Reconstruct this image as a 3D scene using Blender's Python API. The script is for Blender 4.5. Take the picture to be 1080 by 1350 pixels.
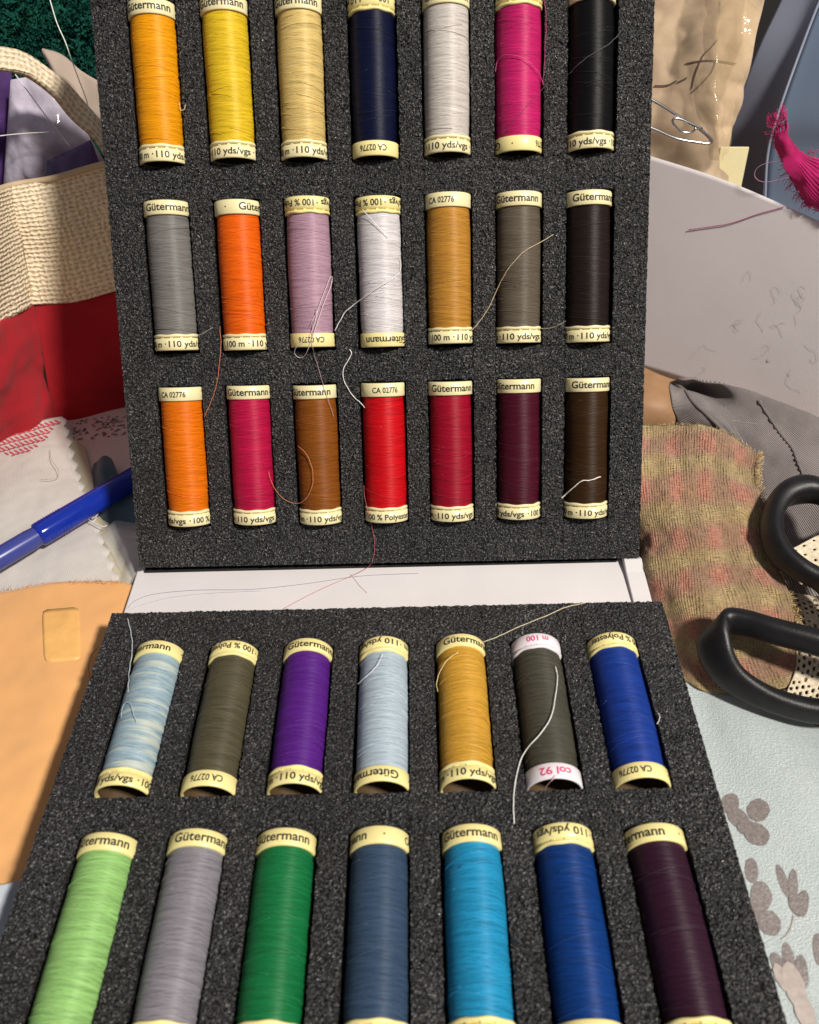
import bpy, bmesh, math, random
import numpy as np
from mathutils import Vector, Matrix, noise
from mathutils.bvhtree import BVHTree

random.seed(7); RNG = np.random.default_rng(11)
S = bpy.context.scene
for o in list(bpy.data.objects): bpy.data.objects.remove(o)
COL = S.collection

# ------------------------------------------------------------------ camera
TH = 0.028                                   # height of the lying foam surface above the table
F = 1079.7                                   # focal length in photo pixels (1080 wide)
CAM = Vector((0.0182, -0.2252, 0.2657 + TH))
YAW, PITCH, ROLL = 0.0269, -0.7524, 0.0427
RC = (Matrix.Rotation(YAW, 3, 'Z') @ Matrix.Rotation(PITCH, 3, 'X') @ Matrix.Rotation(ROLL, 3, 'Y'))
cd = bpy.data.cameras.new('camera'); cam = bpy.data.objects.new('camera', cd); COL.objects.link(cam)
m = Matrix.Identity(4)
rt, fw, up_ = RC @ Vector((1, 0, 0)), RC @ Vector((0, 1, 0)), RC @ Vector((0, 0, 1))
for i in range(3):
    m[i][0], m[i][1], m[i][2], m[i][3] = rt[i], up_[i], -fw[i], CAM[i]
cam.matrix_world = m
cd.sensor_fit = 'HORIZONTAL'; cd.sensor_width = 36.0; cd.lens = F / 1080 * 36
cd.clip_start = 0.01; cd.clip_end = 50
cd.dof.use_dof = True; cd.dof.focus_distance = 0.40; cd.dof.aperture_fstop = 20
S.camera = cam

# ------------------------------------------------------------------ world and lamps (indoor evening lamp light)
w = bpy.data.worlds.new('World'); S.world = w; w.use_nodes = True
bg = w.node_tree.nodes['Background']; bg.inputs[0].default_value = (0.93, 0.90, 1.0, 1); bg.inputs[1].default_value = 0.185
LDIR = Vector((-0.67, 0.56, -1.0)).normalized()       # direction the lamp light travels
ld = bpy.data.lights.new('room_lamp', 'AREA'); ld.shape = 'DISK'; ld.size = 0.19; ld.energy = 47
ld.color = (1.0, 0.93, 0.84)
lo_ = bpy.data.objects.new('room_lamp', ld); COL.objects.link(lo_)
lo_.location = Vector((0, 0.06, 0.1)) - LDIR * 1.75
lo_.rotation_euler = LDIR.to_track_quat('-Z', 'Y').to_euler()
S.view_settings.view_transform = 'Standard'; S.view_settings.look = 'None'
S.view_settings.exposure = 0.0; S.view_settings.gamma = 1.0

# ------------------------------------------------------------------ helpers
def ray(px, py):
    return CAM, (RC @ Vector(((px - 540) / F, 1, (675 - py) / F)))
def P(px, py, z=None, y=None):
    """photo pixel -> point on the horizontal plane z or on the upright plane y"""
    c, d = ray(px, py)
    t = (z - c.z) / d.z if z is not None else (y - c.y) / d.y
    return c + t * d
def PP(px, py, o, n):
    c, d = ray(px, py); t = (o - c).dot(n) / d.dot(n); return c + t * d

def s2l(c): return c / 12.92 if c <= 0.04045 else ((c + 0.055) / 1.055) ** 2.4
def hexc(h, k=1.0):
    h = h.lstrip('#'); return tuple(min(1, s2l(int(h[i:i + 2], 16) / 255) * k) for i in (0, 2, 4)) + (1,)

def mesh(name, verts, faces, smooth=True, uvs=None):
    me = bpy.data.meshes.new(name); me.from_pydata([tuple(v) for v in verts], [], faces); me.update()
    if smooth: me.polygons.foreach_set('use_smooth', [True] * len(me.polygons))
    if uvs is not None:
        ul = me.uv_layers.new(name='UVMap'); li = np.empty(len(me.loops), dtype=np.int32)
        me.loops.foreach_get('vertex_index', li)
        ul.data.foreach_set('uv', np.asarray(uvs, dtype=np.float32)[li].ravel())
    return me
def obj(name, me, mat=None, parent=None):
    o = bpy.data.objects.new(name, me); COL.objects.link(o)
    if mat is not None:
        if len(me.materials) == 0: me.materials.append(mat)
        else:
            o.material_slots[0].link = 'OBJECT'; o.material_slots[0].material = mat
    if parent: o.parent = parent
    return o
def tag(o, label=None, cat=None, group=None, kind=None):
    if label: o['label'] = label
    if cat: o['category'] = cat
    if group: o['group'] = group
    if kind: o['kind'] = kind
    return o
def empty(name, loc=(0, 0, 0)):
    o = bpy.data.objects.new(name, None); COL.objects.link(o); o.location = loc; o.empty_display_size = 0.01
    return o

def cr(p0, p1, p2, p3, t):
    return 0.5 * ((2 * p1) + (p2 - p0) * t + (2 * p0 - 5 * p1 + 4 * p2 - p3) * t * t + (3 * p1 - p0 - 3 * p2 + p3) * t ** 3)
def spline(pts, n, closed=False):
    pts = [Vector(p) for p in pts]; k = len(pts); out = []
    if k == 2 and not closed: return [pts[0].lerp(pts[1], i / (n - 1)) for i in range(n)]
    seg = k if closed else k - 1
    for i in range(n):
        s = i / n * seg if closed else i / (n - 1) * seg
        a = min(int(s), seg - 1); t = s - a
        if closed: q = [pts[(a + j) % k] for j in (-1, 0, 1, 2)]
        else:
            q = [pts[a - 1] if a > 0 else 2 * pts[0] - pts[1], pts[a], pts[a + 1], pts[a + 2] if a + 2 < k else 2 * pts[-1] - pts[-2]]
        out.append(cr(q[0], q[1], q[2], q[3], t))
    return out

def loft(rows, nu, nv, crease=0.0, cfreq=40, amp=0.0, freq=60, amp2=0.0, freq2=300, seed=0, edge=None):
    """rows of control points -> dense wrinkled sheet; returns verts, faces, uvs(in metres), grid width"""
    rr = [spline(r, nu) for r in rows]
    cols = [spline([r[i] for r in rr], nv) for i in range(nu)]
    g = [[cols[i][j].copy() for i in range(nu)] for j in range(nv)]
    mu = sum((g[nv // 2][i + 1] - g[nv // 2][i]).length for i in range(nu - 1))
    mv = sum((g[j + 1][nu // 2] - g[j][nu // 2]).length for j in range(nv - 1))
    off = Vector((seed * 1.7, seed * 0.9, seed * 2.3))
    verts, uvs = [], []
    for j in range(nv):
        for i in range(nu):
            p = g[j][i]
            a = g[j][min(i + 1, nu - 1)] - g[j][max(i - 1, 0)]; b = g[min(j + 1, nv - 1)][i] - g[max(j - 1, 0)][i]
            n = a.cross(b); n = n.normalized() if n.length > 1e-12 else Vector((0, 0, 1))
            d = 0.0
            if amp: d += amp * noise.noise(p * freq + off)
            if amp2: d += amp2 * noise.noise(p * freq2 + off)
            if crease: d += crease * (abs(noise.noise(p * cfreq + off)) + .6 * abs(noise.noise(p * cfreq * 2.1 + off * 2)))
            q = p + n * d
            if edge: q = edge(i, j, nu, nv, q, g)
            verts.append(q); uvs.append((i / (nu - 1) * mu, j / (nv - 1) * mv))
    faces = [(j * nu + i, j * nu + i + 1, (j + 1) * nu + i + 1, (j + 1) * nu + i) for j in range(nv - 1) for i in range(nu - 1)]
    return verts, faces, uvs
def sheet(name, rows, nu, nv, mat, parent=None, thick=0.0006, **k):
    v, f, u = loft(rows, nu, nv, **k)
    o = obj(name, mesh(name, v, f, True, u), mat, parent)
    if thick:
        s = o.modifiers.new('thickness', 'SOLIDIFY'); s.thickness = thick; s.offset = 0
    return o

def tube_data(pts, r, sides=6, closed=False, cap=True, flat=None, upv=None, sq=1.0):
    """sweep; r number or list; flat=(a,b) elliptical scale in (side, up)"""
    n = len(pts); V, Fc = [], []
    prev = None
    for i, p in enumerate(pts):
        if closed: t = pts[(i + 1) % n] - pts[i - 1]
        else: t = pts[min(i + 1, n - 1)] - pts[max(i - 1, 0)]
        if t.length < 1e-12: t = Vector((0, 0, 1))
        t.normalize()
        if upv is not None: a = t.cross(Vector(upv))
        elif prev is None: a = t.orthogonal()
        else: a = prev - t * prev.dot(t)
        if a.length < 1e-9: a = t.orthogonal()
        a.normalize(); b = a.cross(t) if upv is not None else t.cross(a); prev = a
        ri = r[i] if hasattr(r, '__len__') else r
        fa, fb = flat if flat else (1, 1)
        if callable(fa): fa = fa(i / n)
        if callable(fb): fb = fb(i / n)
        for k in range(sides):
            ang = 2 * math.pi * k / sides
            ca, sa = math.cos(ang), math.sin(ang)
            if sq != 1.0: ca = math.copysign(abs(ca) ** sq, ca); sa = math.copysign(abs(sa) ** sq, sa)
            V.append(p + a * (ri * fa * ca) + b * (ri * fb * sa))
    rings = n if closed else n - 1
    for i in range(rings):
        for k in range(sides):
            a0 = i * sides + k; a1 = i * sides + (k + 1) % sides; j = (i + 1) % n
            Fc.append((a0, a1, j * sides + (k + 1) % sides, j * sides + k))
    if cap and not closed:
        Fc.append(tuple(range(sides))[::-1]); Fc.append(tuple((n - 1) * sides + k for k in range(sides)))
    return V, Fc
def tube(name, pts, r, mat, parent=None, sides=6, **k):
    v, f = tube_data(pts, r, sides, **k); return obj(name, mesh(name, v, f), mat, parent)
class MB:
    def __init__(self): self.v, self.f = [], []
    def add(self, v, f): b = len(self.v); self.v += list(v); self.f += [tuple(i + b for i in q) for q in f]; return self
    def box(self, x0, x1, y0, y1, z0, z1, M=None):
        v = [Vector((x, y, z)) for z in (z0, z1) for y in (y0, y1) for x in (x0, x1)]
        if M is not None: v = [M @ p for p in v]
        return self.add(v, [(0, 2, 3, 1), (4, 5, 7, 6), (0, 1, 5, 4), (2, 6, 7, 3), (0, 4, 6, 2), (1, 3, 7, 5)])
    def build(self, name, mat, parent=None, smooth=False): return obj(name, mesh(name, self.v, self.f, smooth), mat, parent)
def bevel(o, w, seg=2):
    b = o.modifiers.new('bevel', 'BEVEL'); b.width = w; b.segments = seg; b.limit_method = 'ANGLE'; return o

# ------------------------------------------------------------------ materials
class NT:
    def __init__(self, name):
        self.m = bpy.data.materials.new(name); self.m.use_nodes = True; self.t = self.m.node_tree
        self.b = self.t.nodes['Principled BSDF']; self.out = self.t.nodes['Material Output']
    def n(self, typ, **k):
        x = self.t.nodes.new(typ)
        for a, v in k.items():
            if a in ('inp',):
                for kk, vv in v.items(): x.inputs[kk].default_value = vv
            else: setattr(x, a, v)
        return x
    def l(self, a, b): self.t.links.new(a, b)
    def set(self, **k):
        for a, v in k.items(): self.b.inputs[a.replace('_', ' ')].default_value = v
        return self
    def coord(self, kind='UV', scale=(1, 1, 1), rot=(0, 0, 0)):
        tc = self.n('ShaderNodeTexCoord'); mp = self.n('ShaderNodeMapping')
        mp.inputs['Scale'].default_value = scale; mp.inputs['Rotation'].default_value = rot
        self.l(tc.outputs[kind], mp.inputs['Vector']); return mp.outputs['Vector']
    def rotscale(self, rot, scale):
        v = self.coord('UV', rot=(0, 0, rot)); mp = self.n('ShaderNodeMapping'); mp.inputs['Scale'].default_value = scale
        self.l(v, mp.inputs['Vector']); return mp.outputs['Vector']
    def noise(self, vec, scale, detail=3, rough=0.6):
        x = self.n('ShaderNodeTexNoise'); x.inputs['Scale'].default_value = scale; x.inputs['Detail'].default_value = detail
        x.inputs['Roughness'].default_value = rough; self.l(vec, x.inputs['Vector']); return x.outputs['Fac']
    def wave(self, vec, scale, dist=0.0, direction='X', detail=1, dscale=1.0):
        x = self.n('ShaderNodeTexWave'); x.bands_direction = direction; x.inputs['Scale'].default_value = scale
        x.inputs['Distortion'].default_value = dist; x.inputs['Detail'].default_value = detail
        x.inputs['Detail Scale'].default_value = dscale; self.l(vec, x.inputs['Vector']); return x.outputs['Fac']
    def ramp(self, fac, stops, interp='LINEAR'):
        x = self.n('ShaderNodeValToRGB'); x.color_ramp.interpolation = interp; e = x.color_ramp.elements
        while len(e) < len(stops): e.new(0.5)
        for i, (p, c) in enumerate(stops):
            e[i].position = p; e[i].color = c if len(c) == 4 else tuple(c) + (1,)
        self.l(fac, x.inputs['Fac']); return x.outputs['Color']
    def math(self, op, a, b):
        x = self.n('ShaderNodeMath', operation=op)
        for i, v in enumerate((a, b)):
            if isinstance(v, (int, float)): x.inputs[i].default_value = v
            else: self.l(v, x.inputs[i])
        return x.outputs[0]
    def mix(self, fac, a, b, blend='MIX'):
        x = self.n('ShaderNodeMix', data_type='RGBA', blend_type=blend)
        for i, v in ((0, fac), (6, a), (7, b)):
            if isinstance(v, (int, float)): x.inputs[i].default_value = v
            elif isinstance(v, tuple): x.inputs[i].default_value = v
            else: self.l(v, x.inputs[i])
        return x.outputs[2]
    def base(self, c): self.l(c, self.b.inputs['Base Color']); return self
    def bump(self, h, dist, strength=1.0):
        x = self.n('ShaderNodeBump'); x.inputs['Distance'].default_value = dist; x.inputs['Strength'].default_value = strength
        self.l(h, x.inputs['Height']); self.l(x.outputs[0], self.b.inputs['Normal']); return self

def plain(name, c, rough=0.5, var=0.12, nscale=40, bump=0.0, bscale=400, **k):
    t = NT(name); v = t.coord('Object'); f = t.noise(v, nscale, 4)
    lo = tuple(x * (1 - var) for x in c[:3]) + (1,); hi = tuple(min(1, x * (1 + var)) for x in c[:3]) + (1,)
    t.base(t.ramp(f, [(0.3, lo), (0.7, hi)])); t.set(Roughness=rough, **k)
    if bump: t.bump(t.noise(v, bscale, 3), bump)
    return t.m
def fabric(name, c, pitch=0.0007, var=0.15, rough=0.85, depth=0.00012, sheen=0.25, trans=0.0, twill=False, c2=None, nscale=35, spec=0.3, con=None):
    """woven cloth: UVs are in metres"""
    t = NT(name)
    sc = 2 * math.pi / pitch / 20
    if twill:
        uv = t.coord('UV', rot=(0, 0, 0.9)); a = t.wave(uv, sc, 0.6, 'X'); h = a
    else:
        uv = t.coord('UV'); a = t.wave(uv, sc, 0.8, 'X'); b = t.wave(uv, sc, 0.8, 'Y'); h = t.math('ADD', a, b); h = t.math('MULTIPLY', h, 0.5)
    fz = t.noise(t.coord('UV', scale=(1, 3, 1)), 900, 2)
    big = t.noise(t.coord('Object'), nscale, 4)
    lo = tuple(x * (1 - var) for x in c[:3]) + (1,); hi = tuple(min(1, x * (1 + var)) for x in c[:3]) + (1,)
    col = t.ramp(big, [(0.3, lo), (0.7, hi)])
    c2 = c2 or tuple(x * 0.62 for x in c[:3]) + (1,)
    col = t.mix(t.math('MULTIPLY', t.math('SUBTRACT', 1.0, h), con or (0.65 if twill else 0.45)), col, c2)
    col = t.mix(t.math('MULTIPLY', fz, 0.25), col, hi)
    t.base(col); t.set(Roughness=rough, Sheen_Weight=sheen, Specular_IOR_Level=spec)
    t.bump(t.math('ADD', h, t.math('MULTIPLY', fz, 0.6)), depth)
    if trans:
        tr = t.n('ShaderNodeBsdfTranslucent'); t.l(col, tr.inputs['Color']); mx = t.n('ShaderNodeMixShader')
        mx.inputs[0].default_value = trans; t.l(t.b.outputs[0], mx.inputs[1]); t.l(tr.outputs[0], mx.inputs[2]); t.l(mx.outputs[0], t.out.inputs[0])
    return t.m
def paper(name, c, trans=0.0, rough=0.7, var=0.05, nscale=18):
    t = NT(name); v = t.coord('Object'); f = t.noise(v, nscale, 4)
    lo = tuple(x * (1 - var) for x in c[:3]) + (1,); hi = tuple(min(1, x * (1 + var)) for x in c[:3]) + (1,)
    col = t.ramp(f, [(0.3, lo), (0.7, hi)]); t.base(col); t.set(Roughness=rough, Specular_IOR_Level=0.3)
    t.bump(t.noise(v, 700, 3), 0.00006)
    if trans:
        tr = t.n('ShaderNodeBsdfTranslucent'); t.l(col, tr.inputs['Color']); mx = t.n('ShaderNodeMixShader')
        mx.inputs[0].default_value = trans; t.l(t.b.outputs[0], mx.inputs[1]); t.l(tr.outputs[0], mx.inputs[2]); t.l(mx.outputs[0], t.out.inputs[0])
    return t.m
def film(name, c, alpha=0.35, rough=0.15):
    t = NT(name); v = t.coord('Object'); t.set(Base_Color=c, Roughness=rough, Alpha=alpha, Specular_IOR_Level=0.6)
    t.bump(t.noise(v, 90, 3), 0.0012); return t.m

def foam_mat():
    t = NT('charcoal_foam'); v = t.coord('Object')
    vo = t.n('ShaderNodeTexVoronoi'); vo.inputs['Scale'].default_value = 1500; t.l(v, vo.inputs['Vector'])
    f = t.noise(v, 1000, 2, 0.7); big = t.noise(v, 25, 4)
    g = t.math('ADD', t.math('MULTIPLY', f, 0.85), t.math('MULTIPLY', big, 0.15))
    t.base(t.ramp(g, [(0.39, (0.005, 0.005, 0.0055)), (0.50, (0.018, 0.018, 0.019)), (0.59, (0.045, 0.045, 0.047)), (0.69, (0.20, 0.20, 0.205))]))  # pale top stop paints glints into the foam colour
    rr = t.ramp(t.noise(v, 1300, 1), [(0.35, (0.22, 0.22, 0.22)), (0.6, (0.6, 0.6, 0.6))])
    t.l(rr, t.b.inputs['Roughness']); t.set(Specular_IOR_Level=0.5)
    t.bump(t.math('ADD', vo.outputs['Distance'], t.math('MULTIPLY', f, 0.5)), 0.0007, 1.0)
    return t.m
ANR = 0.25
def thread_mat(name, c, streak=None):
    t = NT(name)
    n1 = t.noise(t.rotscale(0.13, (40, 2300, 1)), 1.0, 2, 0.6)       # fine strands running round the spool
    n2 = t.noise(t.rotscale(-0.12, (40, 2100, 1)), 1.0, 2, 0.6)
    n3 = t.noise(t.rotscale(0.05, (35, 900, 1)), 1.0, 2, 0.5)
    st = t.math('ADD', t.math('MULTIPLY', t.math('MAXIMUM', n1, n2), 0.75), t.math('MULTIPLY', n3, 0.25))
    k = 0.74
    lo = tuple(x * 0.66 * k for x in c[:3]) + (1,); hi = tuple(min(1, x * 1.30 * k) for x in c[:3]) + (1,)
    col = t.ramp(st, [(0.42, lo), (0.54, tuple(x * k for x in c[:3]) + (1,)), (0.68, hi)])  # low stop paints the shade between strands into the thread colour
    if streak:
        sf = t.noise(t.coord('UV', scale=(45, 420, 1)), 1.0, 2, 0.5)
        col = t.mix(t.ramp(sf, [(0.52, (0, 0, 0)), (0.64, (0.4, 0.4, 0.4))]), col, streak)
    t.base(col); t.set(Roughness=0.50, Specular_IOR_Level=0.6, Anisotropic=0.65, Anisotropic_Rotation=ANR)
    tg = t.n('ShaderNodeTangent', direction_type='RADIAL', axis='Z'); t.l(tg.outputs[0], t.b.inputs['Tangent'])
    t.b.inputs['Specular Tint'].default_value = tuple(min(1, x * .8 + .30) for x in c[:3]) + (1,)
    t.bump(t.math('ADD', st, t.math('MULTIPLY', n3, 0.2)), 0.00026, 0.9)
    return t.m

M = {}
M['foam'] = foam_mat()
M['card'] = paper('white_card', (0.66, 0.635, 0.64, 1), rough=0.55)
M['ring'] = plain('cream_yellow_plastic', (0.78, 0.71, 0.41, 1), 0.38, 0.06, 120, Subsurface_Weight=0.12, Subsurface_Radius=(0.004, 0.003, 0.001))
M['ring2'] = plain('butter_yellow_plastic', (0.79, 0.70, 0.31, 1), 0.38, 0.06, 120, Subsurface_Weight=0.12, Subsurface_Radius=(0.004, 0.003, 0.001))
M['ringw'] = plain('pale_lilac_plastic', (0.72, 0.68, 0.72, 1), 0.38, 0.05, 120)
M['ink'] = plain('dark_ink', (0.02, 0.018, 0.016, 1), 0.6, 0.3, 900)
M['inkpink'] = plain('pink_ink', (0.62, 0.05, 0.16, 1), 0.6, 0.2, 900)

# ------------------------------------------------------------------ table
mb = MB().box(-1.6, 1.6, -0.9, 1.6, -0.03, 0.0)
tb = NT('oiled_wood'); v = tb.coord('Object', scale=(2, 22, 2)); tb.base(tb.ramp(tb.noise(v, 3, 6), [(0.3, (0.10, 0.055, 0.028)), (0.7, (0.22, 0.13, 0.07))])); tb.set(Roughness=0.45)
tag(mb.build('table', tb.m), kind='structure')

# ------------------------------------------------------------------ panel frames: the lying tray and the raised tray
TILT = 1.0018; W = 0.1164; L = 0.0629; RP = 0.0788; PIT = 0.0305; HC = -0.0036; RR = 0.0101
PKW, PKD = 0.0103, 0.0137                       # pocket half width and depth
VU = Vector((0, math.cos(TILT), math.sin(TILT))); NU = Vector((0, -math.sin(TILT), math.cos(TILT)))
UX = Vector((1, 0, 0))
OU = Vector((0.0001, 0.0368, -0.0117 + TH)); OL = Vector((0, 0, TH))
def frame(o, v, n):
    mm = Matrix.Identity(4)
    for i in range(3): mm[i][0], mm[i][1], mm[i][2], mm[i][3] = UX[i], v[i], n[i], o[i]
    return mm
FU = frame(OU, VU, NU) @ Matrix.Rotation(-0.0032, 4, 'Z'); FL = frame(OL, Vector((0, 1, 0)), Vector((0, 0, 1)))
# v of each spool's bottom end
ROWS_U = [0.0199 + 2 * RP, 0.0199 + RP, 0.0199]
ROWS_L = [-(0.0202 + L), -(0.0202 + RP + L), -(0.0202 + 2 * RP + L)]
def foam_tray(name, M4, v0, v1, rows, thick):
    def lines(a, b, cuts, step):
        base = list(np.arange(a, b + step * 0.3, step))
        base[-1] = b
        base = [q for q in base if all(abs(q - c) > step * 0.45 for c in cuts)]
        for c in cuts: base += [c - 0.00012, c + 0.00012]
        return np.array(sorted(base))
    xs = lines(-W, W, [s * PKW + (c - 3) * PIT for c in range(7) for s in (-1, 1)], 0.00085)
    ys = lines(v0, v1, [r + e for r in rows for e in (-0.0009, L + 0.0006)], 0.00085)
    X, Y = np.meshgrid(xs, ys); Z = np.zeros_like(X); inp = np.zeros(X.shape, bool)
    for r in rows:
        for c in range(7):
            inp |= (np.abs(X - (c - 3) * PIT) < PKW) & (Y > r - 0.0009) & (Y < r + L + 0.0006)
    Z[inp] = -PKD
    J = RNG.normal(0, 1, (3,) + X.shape)
    Z += J[2] * np.where(inp, 0.00006, 0.00028)
    big = np.array([[noise.noise(Vector((x * 70, y * 70, 3))) for x in xs[::8]] for y in ys[::8]])
    big = np.repeat(np.repeat(big, 8, 0), 8, 1)[:X.shape[0], :X.shape[1]]
    Z += np.where(inp, 0, 0.00022 * big)
    J[:, :, :1] *= .3; J[:, :, -1:] *= .3; J[:, :1] *= .3; J[:, -1:] *= .3
    X2 = X + np.clip(J[0], -2, 2) * 0.00013; Y2 = Y + np.clip(J[1], -2, 2) * 0.00013
    ny, nx = X.shape
    V = np.stack([X2, Y2, Z], -1).reshape(-1, 3).tolist()
    idx = np.arange(nx * ny).reshape(ny, nx)
    Fq = np.stack([idx[:-1, :-1], idx[:-1, 1:], idx[1:, 1:], idx[1:, :-1]], -1).reshape(-1, 4).tolist()
    # side walls
    ringi = list(idx[0, :]) + list(idx[1:, -1]) + list(idx[-1, -2::-1]) + list(idx[-2:0:-1, 0])
    last = [int(i) for i in ringi]; n = len(last)
    for k in range(1, 6):
        zz = -thick * k / 5; b = len(V)
        for q in ringi:
            p = V[q]; V.append([p[0] + random.gauss(0, .00013), p[1] + random.gauss(0, .00013), zz])
        cur = list(range(b, b + n))
        Fq += [(last[i], cur[i], cur[(i + 1) % n], last[(i + 1) % n]) for i in range(n)]
        last = cur
    Fq.append(tuple(last[::-1]))
    o = obj(name, mesh(name, V, Fq, smooth=False), M['foam']); o.matrix_world = M4
    return o
ft = foam_tray('foam_tray', FU, 0.0, 0.260, ROWS_U, 0.0215)
tag(ft, 'black foam tray propped upright, three rows of cut pockets holding spools', 'foam tray', 'foam trays of the thread case')
fb = foam_tray('foam_tray', FL, -0.262, 0.0, ROWS_L, TH - 0.0035)
tag(fb, 'black foam tray lying flat in front of the white hinge strip', 'foam tray', 'foam trays of the thread case')

# white card case: lying base, spine, raised lid
case = empty('thread_case', (0, 0, 0)); tag(case, 'white card case opened like a book under both foam trays', 'case')
g = 0.0003
bevel(MB().box(-W - .0022, W + .0022, -0.2645, 0.0013, 0.0002, 0.0032).build('base_board', M['card'], case), 0.0004)
WC = W + 0.0040
WL, WR = P(164, 804, z=.0112).x, P(859, 792, z=.0112).x
bevel(MB().box(WL, WR, 0.0016, 0.0428, 0.0002, 0.0112).build('spine_board', M['card'], case), 0.0006)
bevel(MB().box(WL + .004, WR - .011, 0.0384, 0.0412, 0.0113, 0.0126).build('hinge_band', plain('black_band', (.006, .006, .006, 1), .8), case), 0.0003)  # thin black band along the foot of the raised foam
for sx in (-1, 1):
    bevel(MB().box(*(sorted((sx * (W + g), sx * (W + 0.0020)))), -0.2645, -0.0005, 0.0034, TH - 0.013).build('side_wall', M['card'], case), 0.0003)
x0, x1 = WR - .0085, WR - .0002                      # raised end of the hinge strip
prof = [(0.0018, 0.0113), (0.0415, 0.0113), (0.0396, 0.0136), (0.0370, 0.0150), (0.0300, 0.0134), (0.0018, 0.0122)]
vv = [Vector((x, a, b)) for x in (x0, x1) for a, b in prof]; k = len(prof)
ff = [tuple(range(k)), tuple(range(2 * k - 1, k - 1, -1))] + [(i, i + k, (i + 1) % k + k, (i + 1) % k) for i in range(k)]
bevel(obj('hinge_wall', mesh('hinge_wall', vv, ff, False), M['card'], case), 0.0004)
mbl = MB().box(-W - .0022, W + .0022, 0.004, 0.2650, -0.0250, -0.0219, FU); bevel(mbl.build('lid_board', M['card'], case), 0.0004)
for sx in (-1, 1):
    a, b = sorted((sx * (W + g), sx * (W + 0.0020)))
    bevel(MB().box(a, b, 0.010, 0.2650, -0.0217, -0.0130, FU).build('lid_wall', M['card'], case), 0.0003)

# ------------------------------------------------------------------ thread spools
def lathe(prof, n=64):
    V, Fc = [], []
    k = len(prof)
    for i in range(n):
        a = 2 * math.pi * i / n
        for r, z in prof: V.append(Vector((r * math.sin(a), -r * math.cos(a), z)))
    for i in range(n):
        j = (i + 1) % n
        for q in range(k - 1): Fc.append((i * k + q, j * k + q, j * k + q + 1, i * k + q + 1))
    return V, Fc
ZA = L - 0.0060; ZL = 0.0066
RA = [(0.0082, ZA + .0002), (0.0099, ZA), (RR, ZA + .0003), (RR, L - .0005), (RR - .0003, L - .0001), (RR - .0006, L), (RR - .0009, L - .0003), (RR - .0011, L - .0016)]
RB = [(RR - .0011, .0016), (RR - .0009, .0003), (RR - .0006, 0), (RR - .0003, .0001), (RR, .0005), (RR, .0049), (RR - .0004, .0052), (0.0091, .0053), (0.0090, .0060)]
RL = [(0.0089, .0057), (0.0099, .0058), (RR, .0061), (RR, .0065), (0.0099, .0069), (0.0082, .0071)]
me_ra = mesh('name_ring', *lathe(RA)); me_rb = mesh('label_ring', *lathe(RB))
me_hollow = mesh('shaded_hollow', *lathe([(0, .012), (.0070, .012), (.0076, .009), (RR - .00112, .0015)], 48)); me_hollow2 = mesh('shaded_hollow', *lathe([(RR - .00112, L - .0015), (.0076, L - .009), (.0070, L - .012), (0, L - .012)], 48))
M['shaded_hollow'] = plain('hollow_shade_brown', (.07, .038, .012, 1), .7, .2, 300)  # dark brown paints the unlit inside of the hollow spool ends
v, f = lathe(RL, 96)
v = [Vector((p.x, p.y, p.z + 0.00016 * math.sin(math.atan2(p.x, p.y) * 7) * (p.z > .0058))) for p in v]
me_rl = mesh('lip', v, f)
mbt = MB()
for i in range(14):
    a = 2 * math.pi * i / 14
    mbt.box(-.00055, .00055, -.0097, -.0089, .0049, .0062, Matrix.Rotation(a, 4, 'Z'))
me_rt = mesh('notch_teeth', mbt.v, mbt.f, False)
def wound(seed, Rt=0.00955):
    r = np.random.default_rng(seed); nz, nt = 250, 84
    z = np.linspace(ZL, ZA + .0003, nz); th = np.linspace(0, 2 * math.pi, nt, endpoint=False)
    Zg, Tg = np.meshgrid(z, th, indexing='ij'); u = (Zg - z[0]) / (z[-1] - z[0])
    Rg = Rt - 0.0004 * (2 * u - 1) ** 6 + 0.00008 * np.sin(u * 9 + seed) + 0.00005 * np.sin(Tg * 2 + u * 7 + seed)
    add = np.zeros_like(Rg)
    for k in range(44):
        p = r.uniform(.0034, .0105); s = 1 if k % 2 else -1; z0 = r.uniform(0, p); h = r.uniform(.00003, .00011); wd = r.uniform(.00012, .00020)
        ph = r.uniform(0, 6.28); z1 = r.uniform(z[0], z[-1]); span = r.uniform(.004, .018)
        d = (Zg - z0 - s * p * Tg / (2 * math.pi) + p / 2) % p - p / 2
        add = np.maximum(add, h * np.exp(-(d / wd) ** 2) * np.exp(-((Zg - z1) / span) ** 2))
    Rg = Rg + add + r.normal(0, .000012, Rg.shape)
    V = np.stack([Rg * np.sin(Tg), -Rg * np.cos(Tg), Zg], -1)
    V = np.concatenate([V, V[:, :1]], 1); nt += 1
    uv = np.stack([np.concatenate([Tg, Tg[:, :1] + 2 * math.pi], 1) * Rt, np.concatenate([Zg, Zg[:, :1]], 1) + seed * .13], -1).reshape(-1, 2)
    idx = np.arange(nz * nt).reshape(nz, nt)
    Fq = np.stack([idx[:-1, :-1], idx[:-1, 1:], idx[1:, 1:], idx[1:, :-1]], -1).reshape(-1, 4).tolist()
    return mesh('wound_thread', V.reshape(-1, 3).tolist(), Fq, True, uv)
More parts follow.
